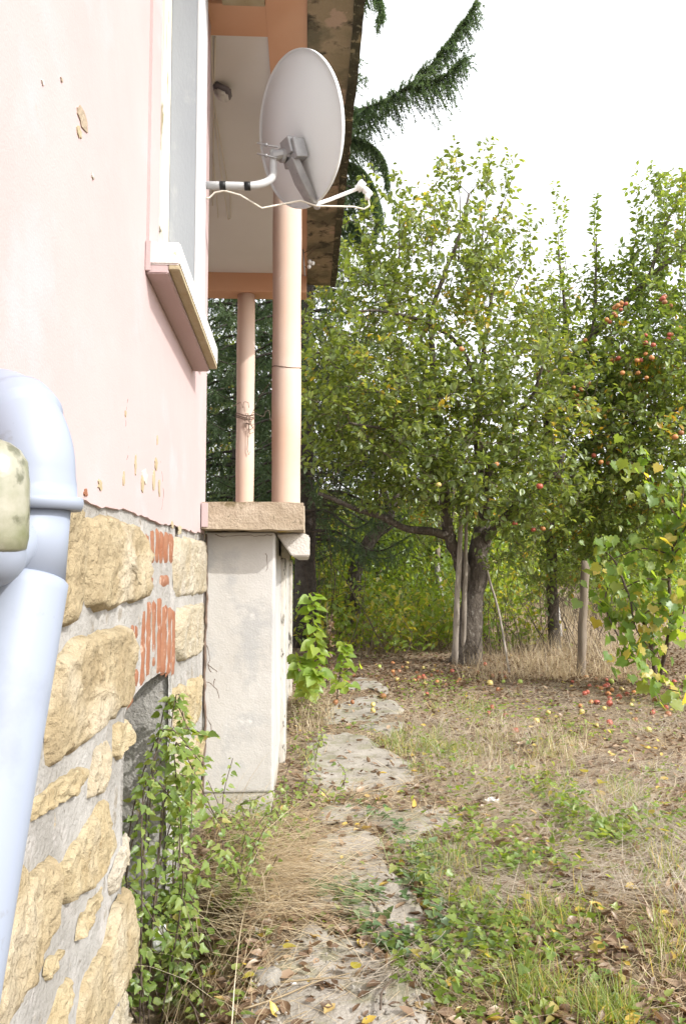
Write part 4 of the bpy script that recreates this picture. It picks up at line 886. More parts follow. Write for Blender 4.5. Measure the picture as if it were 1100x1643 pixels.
spruce('spruce_tree', 'tall dark spruce with drooping branches rising behind the porch roof', sb, 19, 2.6, 31, np.concatenate([np.arange(2.2, 9.6, .42), np.arange(9.9, 11.5, .4), np.arange(11.7, 18.4, .6)]), extra=[
    Pp((486, 200, DS), (540, 185, DS - .8), (590, 172, DS - 1.5), (640, 148, DS - 2), (690, 105, DS - 2.3), (728, 55, DS - 2.4), (765, 2, DS - 2.5)),
    Pp((486, 250, DS), (530, 225, DS - .8), (580, 225, DS - 1.2), (612, 250, DS - 1.4), (622, 290, DS - 1.5)),
    Pp((486, 290, DS), (535, 262, DS - .6), (575, 268, DS - .9), (600, 300, DS - 1.0), (612, 345, DS - 1.0)), Pp((486, 390, DS), (530, 352, DS - .8), (570, 360, DS - 1.1), (590, 400, DS - 1.2), (592, 440, DS - 1.2)),
    Pp((486, 330, DS), (530, 300, DS - .8), (580, 305, DS - 1.2), (605, 330, DS - 1.4), (600, 372, DS - 1.5)),
    Pp((486, 20, DS), (540, -20, DS - .8), (590, -30, DS - 1.2), (612, 5, DS - 1.4), (606, 30, DS - 1.4)),
    Pp((640, 148, DS - 2), (670, 135, DS - 2.2), (710, 125, DS - 2.3), (745, 92, DS - 2.4)),
])
spruce('spruce_tree', 'second dark spruce seen between the two porch columns', gp(385, 17.5), 16, 2.9, 37, np.arange(.7, 10.2, .28), dens=1.5)

# ------------------------------------------------------------------ background shrubs and trees
BG = [(560, 24, 2.6, 3.6, 'leafy', 'lit yellow green shrub behind the leaning trunk'), (660, 26, 3.0, 4.2, 'leafy', 'bright green thicket tree seen left of the big apple trunk'), (760, 31, 3.2, 4.6, 'leafd', 'dull green tree far behind the big apple trunk'),
      (860, 29, 3.0, 3.4, 'leafy', 'light green bush beyond the two leaning concrete posts'), (980, 26, 2.6, 3.4, 'leafr', 'green tree hidden behind the grapevine'), (1090, 25, 2.4, 3.2, 'leafr', 'green tree at the picture edge behind the grapevine'), (600, 21, 2.4, 7.2, 'leafr', 'tall green tree rising right of the spruce'), (460, 23, 2.6, 5.0, 'leafd', 'dull tree in the gap beside the near porch column'), (700, 19.5, 2.0, 6.2, 'leafd', 'slender green tree behind the apple crown'), (1010, 36, 4, 6, 'leafd', 'farthest dull green tree on the right'), (350, 23, 3.0, 8.5, 'leafd', 'dark green tree behind the far porch column'), (1190, 18, 2.2, 5, 'leafr', 'leafy tree just past the right picture edge'), (800, 22, 2.2, 5.4, 'leafr', 'mid green tree in the gap right of the big apple trunk')]
BG = [q for q in BG if q[0] != 1190]
for k, (px, d, r, h, lm, lb_) in enumerate(BG):
    q = gp(px, d); rs = np.random.RandomState(70 + k); x, y, z = q
    limbs = [([q, q + (0.1, 0, h * .25), q + (.05, 0, h * .5)], .10, .05)] + [([q + (.08, 0, h * .22), q + (rs.normal(0, .3) * r, rs.normal(0, .3) * r, h * .5), q + (rs.normal(0, .5) * r, rs.normal(0, .5) * r, h * .8)], .05, .015) for _ in range(5)]
    bl = [(q + (rs.normal(0, .35) * r, rs.normal(0, .35) * r, h * f), (r * .62, r * .62, h * .24)) for f in (.22, .35, .5, .6, .72, .82)]
    tree('background_tree', lb_, 'tree', limbs, bl, int(330 * r * h / 12), lm, SIMPLE, .15, 15, 'bark', 100 + k, 'trees behind the orchard', trunk_n=1, tube_n=3)
# undergrowth in the orchard: one uncountable mass of lit stems and leaves
rs = np.random.RandomState(55); n = 3000; b = MB(); lp, ldr = [], []
yy = rs.uniform(13.4, 30, n); xx = rs.uniform(-.10, .62, n) * yy - .3; hh = rs.uniform(.3, 2.3, n) * (.6 + .8 * smooth(14, 20, yy)); dens = fbm(np.c_[xx * .45, yy * .3, yy * 0], 2) + .25 * smooth(15, 21, yy) > .02; xx, yy, hh = xx[dens], yy[dens], hh[dens]; n = len(xx); zz = ground_z(xx, yy)
for i in range(n):
    m = int(10 + hh[i] * 12); u = rs.uniform(.15, 1, m); off = rs.normal(0, .16, (m, 2)); lp.append(np.c_[xx[i] + off[:, 0], yy[i] + off[:, 1], zz[i] + u * hh[i]]); ldr.append(rnd_dirs(m, rs) + (0, 0, .1))
lp, ldr = np.concatenate(lp), np.concatenate(ldr)
leaf_inst(b, SIMPLE, lp, ldr, rs.uniform(.08, .17, len(lp)), np.clip(rs.uniform(.1, 1, len(lp)) + .3 * fbm(lp * .6, 2) + .1, 0, 1), rs=rs)
o = b.build('undergrowth', M['leafy']); tag(o, 'lit green undergrowth filling the orchard behind the apple trunks', 'undergrowth', kind='stuff')
# thin bare stems standing in the undergrowth
b = MB(); rs = np.random.RandomState(58)
for k in range(420):
    y = rs.uniform(13, 24); x = rs.uniform(-.05, .45) * y; q = np.array((x, y, float(ground_z([x], [y])[0]) - .03)); L = rs.uniform(.6, 2.6); d = np.array((rs.normal(0, .45), rs.normal(0, .2), 1)) * (1 if rs.rand() < .7 else .6)
    b.tube(bez([q, q + d * L * .5 + rs.normal(0, .10, 3), q + d * L + rs.normal(0, .25, 3)], 5), np.linspace(rs.uniform(.004, .011), .002, 5), 4, False)
o = b.build('thicket_stems', M['twig']); tag(o, 'thin bare stems standing in the undergrowth', 'stems', kind='stuff')
# far wood closing the view
rs = np.random.RandomState(56); n = 26000; yy = rs.uniform(38, 60, n); xx = rs.uniform(-.6, 1.0, n) * yy; top = 5.0 + 1.6 * vnoise(np.c_[xx * .15, yy * .05, yy * 0]) + 1.0 * vnoise(np.c_[xx * .6, yy * .3, yy * 0])
pp = np.c_[xx, yy, ground_z(xx, yy) + rs.uniform(0, 1, n) ** .8 * top]; b = MB(); leaf_inst(b, SIMPLE, pp, rnd_dirs(n, rs), rs.uniform(.4, .9, n), rs.uniform(0, 1, n), rs=rs)
o = b.build('far_wood', M['leafd']); tag(o, 'distant green wood beyond the orchard', 'wood', kind='stuff')

# ================================================================== POSTS AND POLES
def pole(name, label, cat, pts, r0, r1, m, n=9, sq=False, group=None, rough=.12):
    pts = [np.asarray(p, float) for p in pts]; b = MB(); c = bez(pts, 14); c = c + .006 * np.stack([vnoise(c * 4 + q * 7) for q in range(3)], -1)
    b.tube(c, np.linspace(r0, r1, 14), 4 if sq else n, True, 0, rough); o = b.build(name, M[m]); tag(o, label, cat, group); return o
Dp = D0 - .35
def gd(px, py): q = G(px, py); q[2] = ground_z(q[0:1], q[1:2])[0] - .04; return q
pole('wooden_pole', 'grey split pole leaning on the apple trunk, left of two', 'pole', [gd(728, 1068), P(733, 960, Dp), P(738, 860, Dp + .1), P(741, 770, Dp + .15)], .052, .030, 'oldwood', group='poles leaning on the apple tree')
pole('wooden_pole', 'grey split pole leaning on the apple trunk, right of two', 'pole', [gd(741, 1066), P(745, 970, Dp + .03), P(747, 880, Dp + .12), P(749, 765, Dp + .2)], .042, .024, 'oldwood', group='poles leaning on the apple tree')
pole('prop_pole', 'thin brown prop leaning from the grass up against the apple trunk', 'pole', [gd(818, 1082), P(800, 985, Dp + .1), P(782, 920, Dp + .2), P(768, 862, Dp + .3)], .015, .022, 'oldwood')
pole('vineyard_post', 'dark wooden post in dry grass beside the grapevine', 'post', [gd(931, 1082), P(934, 1000, 10.9), P(939, 900, 10.9)], .062, .058, 'postc', sq=False)
pole('concrete_post', 'pale leaning concrete post left of the apple trunk', 'post', [gp(716, 17), P(706, 945, 17), P(699, 905, 17)], .07, .06, 'cpost', sq=True, rough=.03)
pole('concrete_post', 'pale leaning concrete post under the right apple tree', 'post', [gp(897, 16.2), P(890, 960, 16.2), P(884, 925, 16.2)], .06, .055, 'cpost', sq=True, rough=.03)
pole('vineyard_post', 'thin dark post standing left of the pale leaning concrete post', 'post', [gp(703, 18), P(703, 930, 18), P(702, 880, 18)], .06, .055, 'postc')
pole('tree_stem', 'thin dark stem in dry grass right of the apple trunk', 'tree stem', [gp(775, 15.5), P(772, 980, 15.5), P(768, 900, 15.5)], .07, .05, 'bark')

# ================================================================== GRAPEVINE: stem, canes and single leaves
vg = gd(1052, 1098); vine = empty('grapevine', vg, 'sunlit grapevine with big yellow green leaves trailing to the ground on the right', 'grapevine')
canes = [bez([vg, P(1040, 1020, 9.6), P(1010, 960, 9.9), P(985, 900, 10.2), P(960, 880, 10.4)], 20), bez([vg + (.1, .2, 0), P(1075, 1000, 9.4), P(1072, 930, 9.4), P(1078, 880, 9.4), P(1060, 850, 9.5)], 24),
         bez([P(990, 910, 10.1), P(970, 960, 9.8), P(985, 1010, 9.4), P(1020, 1060, 9.0), P(1060, 1100, 8.6), P(1100, 1112, 8.4)], 24), bez([P(1070, 900, 9.4), P(1110, 860, 9.0), P(1160, 850, 8.8)], 14), bez([P(1075, 890, 9.4), P(1030, 880, 9.4), P(975, 900, 9.6)], 14), bez([P(1078, 880, 9.4), P(1110, 830, 9.2), P(1140, 800, 9.0)], 14), bez([P(1075, 930, 9.3), P(1030, 930, 9.2), P(990, 950, 9.4)], 14), bez([P(1078, 880, 9.4), P(1095, 790, 9.2), P(1085, 760, 9.3)], 12), bez([P(1085, 830, 9.3), P(1040, 770, 9.6), P(1010, 740, 10)], 12), bez([P(1010, 960, 9.6), P(1020, 1010, 9.3), P(1050, 1050, 9.0)], 14), bez([P(1070, 960, 9.4), P(1040, 980, 9.3), P(1010, 1000, 9.4)], 12), bez([P(1110, 860, 9.0), P(1100, 950, 8.9), P(1090, 1010, 8.9)], 12)]
b = MB()
for k, c in enumerate(canes): b.tube(c, np.linspace(.03 if k < 2 else .012, .006, len(c)), 7, True, 0, .12)
b.build('cane', M['twig'], vine, kind='stuff')
rs = np.random.RandomState(91); LPs = []
for c in canes:
    L = np.linalg.norm(np.diff(c, axis=0), axis=1).sum(); n = int(L * 40)
    f = rs.uniform(.12, 1, n) * (len(c) - 1); i = np.minimum(f.astype(int), len(c) - 2); LPs.append(c[i] + (c[i + 1] - c[i]) * (f - i)[:, None] + rs.normal(0, .15, (n, 3)) * (1, .8, 1))
LPs = np.concatenate(LPs); LPs[:, 2] = np.maximum(LPs[:, 2], ground_z(LPs[:, 0], LPs[:, 1]) + .05)
gm = []
for v in np.linspace(.03, .955, 9):
    bb = MB(); TV = GRAPE[0].copy(); TV[:, 2] += .06 * vnoise(TV * 3 + v * 50); bb.add(TV, GRAPE[1], v); me = bb.mesh('vine_leaf'); me.materials.append(M['vine']); gm.append(me)
rest = MB()
def place_leaves(name, meshes, pos, root, dirs, sizes, hint):
    o0 = ORG[root.name]; Fm = frames(dirs, hint)
    for p, f, s in zip(pos, Fm, sizes):
        o = bpy.data.objects.new(name, meshes[rs.randint(len(meshes))]); COL.objects.link(o); o.parent = root
        o.matrix_local = Matrix.Translation(Vector(p - o0)) @ Matrix(f.tolist()).to_4x4() @ Matrix.Scale(float(s), 4)
# 290 nearest leaves singly, the rest as one mass
order = np.argsort(LPs[:, 1]); LPs = LPs[order]; n = len(LPs)
dirs = rnd_dirs(n, rs) * (1, 1, .5) + np.array((0, -.3, -.75)); hint = np.array((.5, -.55, .7))[None] + .5 * rnd_dirs(n, rs); sz = rs.uniform(.08, .16, n); k = min(n, 290)
place_leaves('vine_leaf', gm, LPs[:k], vine, dirs[:k], sz[:k], hint[:k])
if n > k: rest.inst(GRAPE[0], GRAPE[1], LPs[k:], frames(dirs[k:], hint[k:]), sz[k:], rs.uniform(0, 1, n - k)); rest.build('foliage', M['vine'], vine, kind='stuff')

# ================================================================== SAPLINGS AND WEEDS BY THE HOUSE
def sapling(name, label, cat, base, stems, T, mat, size, step, name_leaf='leaf', stem_r=.006, maxp=200, droop=.35, sd=1, hint=(.2, -.5, .9), single=True):
    rs_ = np.random.RandomState(sd); root = empty(name, base, label, cat); b = MB(); pos, dirs = [], []
    for c in stems:
        c = bez(c, 14); b.tube(c, np.linspace(stem_r, .002, 14), 5, False); L = np.linalg.norm(np.diff(c, axis=0), axis=1).sum(); n = max(3, int(L / step))
        for q, f in enumerate(np.linspace(.12, 1, n)):
            i = min(12, int(f * 13)); p = c[i] + (c[i + 1] - c[i]) * (f * 13 - i); a = q * 2.4 + rs_.uniform(-.4, .4); d = np.array((math.cos(a), math.sin(a), -droop + rs_.normal(0, .2)))
            pos.append(p + d * size * .35); dirs.append(d)
    b.build('stem', M['twig'], root, kind='stuff')
    pos, dirs = np.array(pos), np.array(dirs); n = len(pos); sz = size * rs_.uniform(.65, 1.15, n); hh = np.asarray(hint)[None] + .45 * rnd_dirs(n, rs_); sz = sz
    if T is NETTLE: sz = sz * rs_.uniform(.6, 1.1, n)
    if single:
        if n > maxp:
            od = np.argsort(pos[:, 1]); pos, dirs, sz, hh = pos[od], dirs[od], sz[od], hh[od]
            bb = MB(); bb.inst(T[0], T[1], pos[maxp:], frames(dirs[maxp:], hh[maxp:]), sz[maxp:], rs_.uniform(0, 1, n - maxp)); bb.build('foliage', M[mat], root, kind='stuff')
            pos, dirs, sz, hh = pos[:maxp], dirs[:maxp], sz[:maxp], hh[:maxp]
        ms = []
        for v in np.linspace(.05, .93, 6):
            bb = MB(); TT = IVY if (T is NETTLE and len(ms) % 2) else T; TV = TT[0] + .05 * np.stack([vnoise(TT[0] * 4 + v * 90 + 7 * q_) for q_ in range(3)], -1); bb.add(TV, TT[1], v); me = bb.mesh(name_leaf); me.materials.append(M[mat]); ms.append(me)
        o0 = ORG[root.name]
        for p, f, s in zip(pos, frames(dirs, hh), sz):
            o = bpy.data.objects.new(name_leaf, ms[rs_.randint(6)]); COL.objects.link(o); o.parent = root
            o.matrix_local = Matrix.Translation(Vector(p - o0)) @ Matrix(f.tolist()).to_4x4() @ Matrix.Scale(float(s), 4)
    else:
        bb = MB(); bb.inst(T[0], T[1], pos, frames(dirs, hh), sz, rs_.uniform(0, 1, n)); bb.build('foliage', M[mat], root, kind='stuff')
    return root
ds = 7.6
sapling('sapling', 'young sapling with heart shaped lit leaves beside the porch pilaster', 'sapling', gd(496, 1112), [[gd(498, 1115), P(506, 1060, ds), P(502, 1000, ds), P(500, 952, ds)], [gd(494, 1115), P(484, 1080, ds), P(480, 1050, ds)], [P(502, 1090, ds), P(520, 1060, ds), P(522, 1030, ds)], [gd(490, 1115), P(496, 1085, ds - .2), P(512, 1075, ds - .3)]], HEART, 'sap', .115, .045, sd=3)
sapling('sapling', 'small sapling with yellow leaves right of the taller heart leaved one', 'sapling', gd(540, 1118), [[gd(540, 1120), P(545, 1080, ds), P(556, 1050, ds), P(552, 1030, ds)], [P(545, 1085, ds), P(565, 1070, ds), P(575, 1062, ds)], [P(545, 1085, ds), P(550, 1100, ds - .2), P(560, 1095, ds - .3)]], HEART, 'sap', .085, .05, sd=4)
b = MB(); dk = empty('dock_stalk', gd(528, 1100), 'rusty brown dry dock stalk between the two saplings', 'dry plant')
c = bez([gd(527, 1102), P(528, 1040, ds), P(532, 985, ds)], 12); b.tube(c, np.linspace(.006, .003, 12), 5); c2 = bez([gd(524, 1100), P(525, 1040, ds), P(524, 965, ds)], 12); b.tube(c2, np.linspace(.006, .002, 12), 5); b.build('stem', M['twig'], dk)
rs = np.random.RandomState(8); n = 130; f = rs.uniform(.25, .95, n); p = np.stack([np.interp(f * 11, range(12), c[:, q]) for q in range(3)], -1) + rs.normal(0, .018, (n, 3)); b = MB(); leaf_inst(b, SIMPLE, p, rnd_dirs(n, rs) + (0, 0, .4), rs.uniform(.02, .05, n), rs.uniform(0, .7, n), rs=rs); b.build('seed_heads', M['dead'], dk, kind='stuff')
# climbing weed in the cellar opening and down along the wall
def wp(px, py, x=-.58): return Wp(px, py, x)
st = []
rs = np.random.RandomState(14)
for k in range(24):
    x0 = rs.uniform(-.70, -.52); b0 = np.array((x0, rs.uniform(3.12, 3.78), -.28)); h = rs.uniform(.45, 1.0) if k < 13 else rs.uniform(-.05, .35)
    m1 = np.array((x0 + rs.uniform(-.03, .10), b0[1] + rs.normal(0, .16), h)); top = m1 + (rs.uniform(.02, .20), rs.normal(.05, .18), rs.uniform(-.28, .05))
    st.append([b0, (b0 + m1) / 2 + rs.normal(0, .06, 3), m1, top])
sapling('climbing_weed', 'leafy green weed filling the arched cellar opening', 'weed', (-.58, 3.3, -.28), st, NETTLE, 'weed', .048, .019, maxp=290, stem_r=.004, sd=5, hint=(.6, -.5, .7), single=True)
st = []
for k in range(30):
    b0 = np.array((rs.uniform(-.50, -.22), rs.uniform(3.55, 4.75), 0)); b0[2] = float(ground_z(b0[:1], b0[1:2])[0]); h = rs.uniform(.12, .5) * (1.0 if b0[0] < -.36 else .6); top = b0 + (rs.normal(.08, .16), rs.normal(0, .18), h); st.append([b0, (b0 + top) / 2 + rs.normal(0, .04, 3), top])
sapling('weed_clump', 'bright green weed clump at the foot of the grey pillar', 'weed', (-.36, 4.2, 0), st, NETTLE, 'weed', .044, .022, maxp=295, stem_r=.003, sd=6, hint=(.4, -.5, .8))
st = []
for k in range(13):
    b0 = np.array((rs.uniform(-.57, -.34), rs.uniform(2.25, 3.1), 0)); b0[2] = float(ground_z(b0[:1], b0[1:2])[0]); top = b0 + (rs.normal(.0, .06), rs.normal(0, .08), rs.uniform(.06, .28)); st.append([b0, (b0 + top) / 2 + rs.normal(0, .03, 3), top])
sapling('weed_clump', 'loose small leaved weed clump below the lowest wall stones', 'weed', (-.38, 2.7, -.2), st, NETTLE, 'weed', .036, .022, maxp=295, stem_r=.003, sd=7, hint=(.4, -.5, .8))
st = []
for k in range(26):
    q = gd(rs.uniform(440, 545), rs.uniform(1195, 1320)); top = q + (rs.normal(0, .06), rs.normal(0, .06), rs.uniform(.06, .26)); st.append([q, (q + top) / 2 + rs.normal(0, .02, 3), top])
sapling('weed_clump', 'low green weed clump right of the grey pillar foot', 'weed', gd(490, 1260), st, NETTLE, 'weed', .040, .021, maxp=295, stem_r=.003, sd=9, hint=(.3, -.4, .9))

# ================================================================== GROUND COVER
def free(p, shrink=.92, keep=.0):
    o = on_slab(p, shrink - .10) | (on_slab(p, shrink + .04) & (vnoise(np.c_[p * 6, p[:, 0] * 0]) > .05)); r = rs.rand(len(p)) < keep
    return (~o | r) & ~((p[:, 0] < -.17) & (p[:, 1] > 4.9)) & (p[:, 0] > -.60)
def scatter(n, y0, y1, xa=-.6, pw=1.7):
    u = rs.rand(n); y = (y0 ** (1 - pw) + u * (y1 ** (1 - pw) - y0 ** (1 - pw))) ** (1 / (1 - pw)); x = xa + rs.rand(n) * (.52 * y + 1.0 - xa); return np.c_[x, y]
rs = np.random.RandomState(101)
def nz2(p, s, k=0): return fbm(np.c_[p * s, np.full(len(p), k + .5)], 3)
# flattened straw
p = scatter(135000, 2.1, 13); p = p[free(p, .86, .34)]; d = nz2(p, .8, 3); p = p[rs.rand(len(p)) < np.clip(.44 + 1.25 * d + .35 * smooth(.5, 2, p[:, 0]), .08, 1)]
n = len(p); b = MB(); fa = nz2(p, .5, 8) * 3; blades(b, pt_z(p, .008 + 0), fa + rs.normal(0, 1.0, n), rs.uniform(.06, .26, n), rs.uniform(.0025, .006, n), rs.uniform(1.30, 1.58, n), rs.uniform(-.15, .25, n), np.clip(rs.rand(n) * .8 + .3 * nz2(p, 1.2, 4) + .1, 0, 1), rs=rs)
o = b.build('dry_grass', M['straw']); tag(o, 'flattened dry straw covering the yard right of the path', 'dry grass', kind='stuff')
# grey mown hay in thicker swaths
p = scatter(52000, 2.1, 10.5, .3); d = nz2(p, .75, 13); p = p[(d > -.02) & free(p, 1.0)]
n = len(p); b = MB(); blades(b, pt_z(p, rs.uniform(.0, .05, n)), nz2(p, .4, 18) * 4 + rs.normal(0, .8, n), rs.uniform(.12, .40, n), rs.uniform(.002, .0045, n), rs.uniform(1.35, 1.68, n), rs.uniform(-.25, .3, n), rs.rand(n), rs=rs)
o = b.build('hay', M['straw2']); tag(o, 'grey mown hay lying in loose swaths on the yard', 'hay', kind='stuff')
# standing straw tufts
b = MB()
def tufts(b, cs, per, spread, L, W, lean, a0=0, a1=1):
    cs = np.asarray(cs); p = np.repeat(cs, per, 0) + rs.normal(0, spread, (len(cs) * per, 2)); p = p[free(p, .8)]; n = len(p)
    blades(b, pt_z(p, -.005), rs.uniform(0, 6.28, n), rs.uniform(*L, n), rs.uniform(*W, n), rs.uniform(0, lean, n), rs.uniform(.1, 1.0, n), rs.uniform(a0, a1, n), rs=rs)
tufts(b, np.array([G(px, py)[:2] for px, py in zip(rs.uniform(750, 1030, 170), rs.uniform(1040, 1095, 170))]), 13, .16, (.10, .6), (.003, .007), .8, 0, .8)
tufts(b, np.array([G(px, py)[:2] for px, py in zip(rs.uniform(480, 1100, 240), rs.uniform(985, 1045, 240))]), 14, .2, (.15, .85), (.004, .009), .7, 0, .7)
tufts(b, np.array([G(px, py)[:2] for px, py in zip(rs.uniform(760, 960, 60), rs.uniform(1165, 1260, 60))]), 20, .09, (.06, .22), (.003, .005), 1.1)
tufts(b, np.array([G(px, py)[:2] for px, py in zip(rs.uniform(1030, 1130, 22), rs.uniform(1420, 1640, 12))]), 20, .08, (.06, .2), (.003, .005), .9)
tufts(b, np.array([G(px, py)[:2] for px, py in zip(rs.uniform(465, 545, 24), rs.uniform(1100, 1180, 24))]), 24, .06, (.10, .3), (.003, .006), 1.0)
o = b.build('tall_dry_grass', M['straw']); tag(o, 'standing tawny dry grass round the tree trunks and posts', 'dry grass', kind='stuff')
# straw spilling over from the wall foot
b = MB(); n = 1300; q = np.array([G(px, py, .05)[:2] for px, py in zip(rs.normal(400, 60, n), rs.normal(1400, 45, n))]); q = q[q[:, 0] > -.56]; n = len(q)
blades(b, np.c_[q, np.maximum(ground_z(q[:, 0], q[:, 1]), -.05) + rs.uniform(.0, .16, n)], rs.normal(-.35, .45, n), rs.uniform(.2, .55, n), rs.uniform(.003, .005, n), rs.uniform(1.1, 1.6, n), rs.uniform(0, .6, n), rs.rand(n), 4, rs=rs)
n = 420; q = np.c_[rs.uniform(-.58, -.15, n), rs.uniform(2.4, 4.6, n)]; blades(b, np.c_[q, ground_z(q[:, 0], q[:, 1]) + rs.uniform(0, .1, n)], rs.normal(-.5, .9, n), rs.uniform(.2, .6, n), rs.uniform(.002, .004, n), rs.uniform(.2, 1.3, n), rs.uniform(.3, 1.2, n), rs.rand(n), 4, rs=rs)
o = b.build('straw_heap', M['straw']); tag(o, 'sheaf of long yellow straw fallen from the wall foot towards the path', 'straw', kind='stuff')
# green grass
b = MB(); gpx = [(700, 1215, 70, 26, 46), (640, 1195, 30, 12, 14), (760, 1140, 60, 20, 16), (880, 1215, 70, 40, 18), (850, 1600, 50, 30, 20), (960, 1630, 30, 20, 24), (1070, 1540, 24, 40, 12), (590, 1130, 40, 10, 10), (700, 1380, 60, 40, 18), (1000, 1290, 60, 50, 18), (860, 1480, 60, 40, 22), (520, 1225, 30, 30, 16), (740, 1450, 60, 30, 16), (1060, 1400, 40, 40, 10)]
for px, py, sx, sy, k in gpx: tufts(b, np.array([G(a, c)[:2] for a, c in zip(rs.normal(px, sx * .6, k), np.maximum(rs.normal(py, sy * .6, k), 1050))]), 20, .05, (.05, .18), (.003, .007), .9)
o = b.build('green_grass', M['grass']); tag(o, 'tufts of fresh green grass among the straw', 'grass', kind='stuff')
# low leafy weeds
b = MB(); LPs, LDs, SZ = [], [], []
wpx = [(720, 1110, 40, 18, 130), (690, 1105, 30, 14, 90), (770, 1150, 60, 22, 110), (860, 1270, 40, 30, 90), (915, 1320, 26, 26, 260), (985, 1352, 36, 16, 240), (880, 1275, 30, 16, 90), (1085, 1330, 30, 30, 80), (860, 1150, 60, 18, 90), (950, 1180, 60, 24, 80), (1040, 1340, 40, 20, 60), (800, 1380, 60, 30, 200), (740, 1330, 40, 26, 120), (850, 1400, 60, 24, 150), (660, 1390, 25, 40, 120), (680, 1440, 24, 30, 110), (760, 1490, 60, 40, 190), (720, 1560, 50, 50, 170), (830, 1545, 50, 40, 120), (560, 1440, 30, 20, 60), (640, 1580, 30, 40, 60), (720, 1240, 40, 30, 110), (770, 1280, 40, 20, 60), (1010, 1150, 90, 30, 70), (580, 1175, 40, 12, 50), (930, 1480, 70, 60, 70), (1050, 1270, 50, 40, 60), (490, 1150, 25, 20, 70), (470, 1340, 40, 30, 70), (640, 1310, 40, 15, 50), (700, 1040, 60, 16, 60), (560, 1060, 60, 14, 40), (400, 1330, 50, 30, 80)]
for px, py, sx, sy, k in wpx:
    k = int(k * 1.0); q = np.array([G(a, c)[:2] for a, c in zip(rs.normal(px, sx * .75, k), np.maximum(rs.normal(py, sy * .75, k), 1040))]); q = q[free(q, .9, .12)]; LPs.append(pt_z(q, rs.uniform(.01, .11, len(q)))); SZ.append(rs.uniform(.026, .056, len(q)))
LPs, SZ = np.concatenate(LPs), np.concatenate(SZ); n = len(LPs)
h = n // 2; leaf_inst(b, NETTLE, LPs[:h], rnd_dirs(h, rs) * (1, 1, .3), SZ[:h], rs.rand(h), jit=.6, rs=rs); leaf_inst(b, IVY, LPs[h:], rnd_dirs(n - h, rs) * (1, 1, .3), SZ[h:] * .9, rs.rand(n - h), jit=.6, rs=rs)
p = scatter(6500, 2.1, 12); p = p[free(p) & (nz2(p, 1.3, 33) > .05)]; n = len(p); leaf_inst(b, NETTLE, pt_z(p, rs.uniform(.01, .06, n)), rnd_dirs(n, rs) * (1, 1, .3), rs.uniform(.02, .055, n), rs.rand(n), jit=.6, rs=rs)
o = b.build('ground_weeds', M['weed']); tag(o, 'low leafy weeds creeping over the yard', 'weeds', kind='stuff')
# ivy trailing beside the slabs
b = MB(); LPs = []
for path_ in ([(560, 1290), (620, 1330), (660, 1390), (670, 1430), (650, 1460)], [(640, 1340), (690, 1380), (700, 1450), (720, 1500), (700, 1540), (690, 1580)], [(500, 1440), (560, 1445), (600, 1450)], [(560, 1460), (620, 1530), (690, 1500)]):
    c = np.array([G(*q) for q in path_]); c = bez(c, 60); k = 75; LPs.append(c[rs.randint(0, 60, k)] + rs.normal(0, .045, (k, 3)) * (1, 1, 0))
LPs = np.concatenate(LPs); LPs = pt_z(LPs[:, :2], 0) + np.c_[np.zeros((len(LPs), 2)), rs.uniform(.025, .07, len(LPs))]; n = len(LPs)
leaf_inst(b, IVY, LPs, rnd_dirs(n, rs) * (1, 1, .25), rs.uniform(.03, .062, n), rs.rand(n), jit=.45, rs=rs); o = b.build('ivy', M['ivy']); tag(o, 'grey green ivy trailing along the broken path edge', 'ivy', kind='stuff')
# fallen leaves
b = MB(); p = scatter(15000, 2.1, 13); p = p[free(p, .9, .3)]; p2 = np.array([G(a, c)[:2] for a, c in zip(rs.uniform(470, 1100, 9000), rs.normal(1070, 30, 9000).clip(1012, 1170))]); p2 = p2[free(p2, .9, .3)]; p = np.concatenate([p, p2]); n = len(p)
CURL = (np.array([(0, 0, 0), (.26, .3, .16), (.24, .65, .12), (0, 1, .10), (-.24, .65, .14), (-.26, .3, .10), (0, .45, -.03)]), APPLE[1])
leaf_inst(b, CURL, pt_z(p, rs.uniform(.006, .03, n)), rnd_dirs(n, rs) * (1, 1, .25), rs.uniform(.03, .075, n), np.r_[rs.rand(n - len(p2)), rs.rand(len(p2)) * .5], jit=.55, rs=rs)
o = b.build('fallen_leaves', M['dead']); tag(o, 'brown curled leaf litter under the apple trees and along the path', 'leaf litter', kind='stuff')
# gravel crumbs
b = MB(); p = scatter(2600, 2.1, 8); p = p[p[:, 0] < .9]; p = p[(p[:, 0] > -.55) & ~((p[:, 0] < -.17) & (p[:, 1] > 4.9))]; n = len(p)
OCT = (np.array([(1, 0, 0), (-1, 0, .1), (0, 1, 0), (0, -.9, 0), (.1, 0, .7), (0, 0, -.6)]), np.array([(0, 2, 4), (2, 1, 4), (1, 3, 4), (3, 0, 4), (2, 0, 5), (1, 2, 5), (3, 1, 5), (0, 3, 5)]))
z = pt_z(p, .004); z[:, 2] += np.where(on_slab(p, .98), .025, 0); b.inst(OCT[0], OCT[1], z, frames(rnd_dirs(n, rs) * (1, 1, .1), np.array((0, 0, 1.)) + .3 * rnd_dirs(n, rs)), rs.uniform(.003, .010, n) * rs.uniform(.6, 1.5, n), rs.rand(n))
o = b.build('gravel', M['rock'], smooth=False); tag(o, 'small gravel crumbs on the path', 'gravel', kind='stuff')
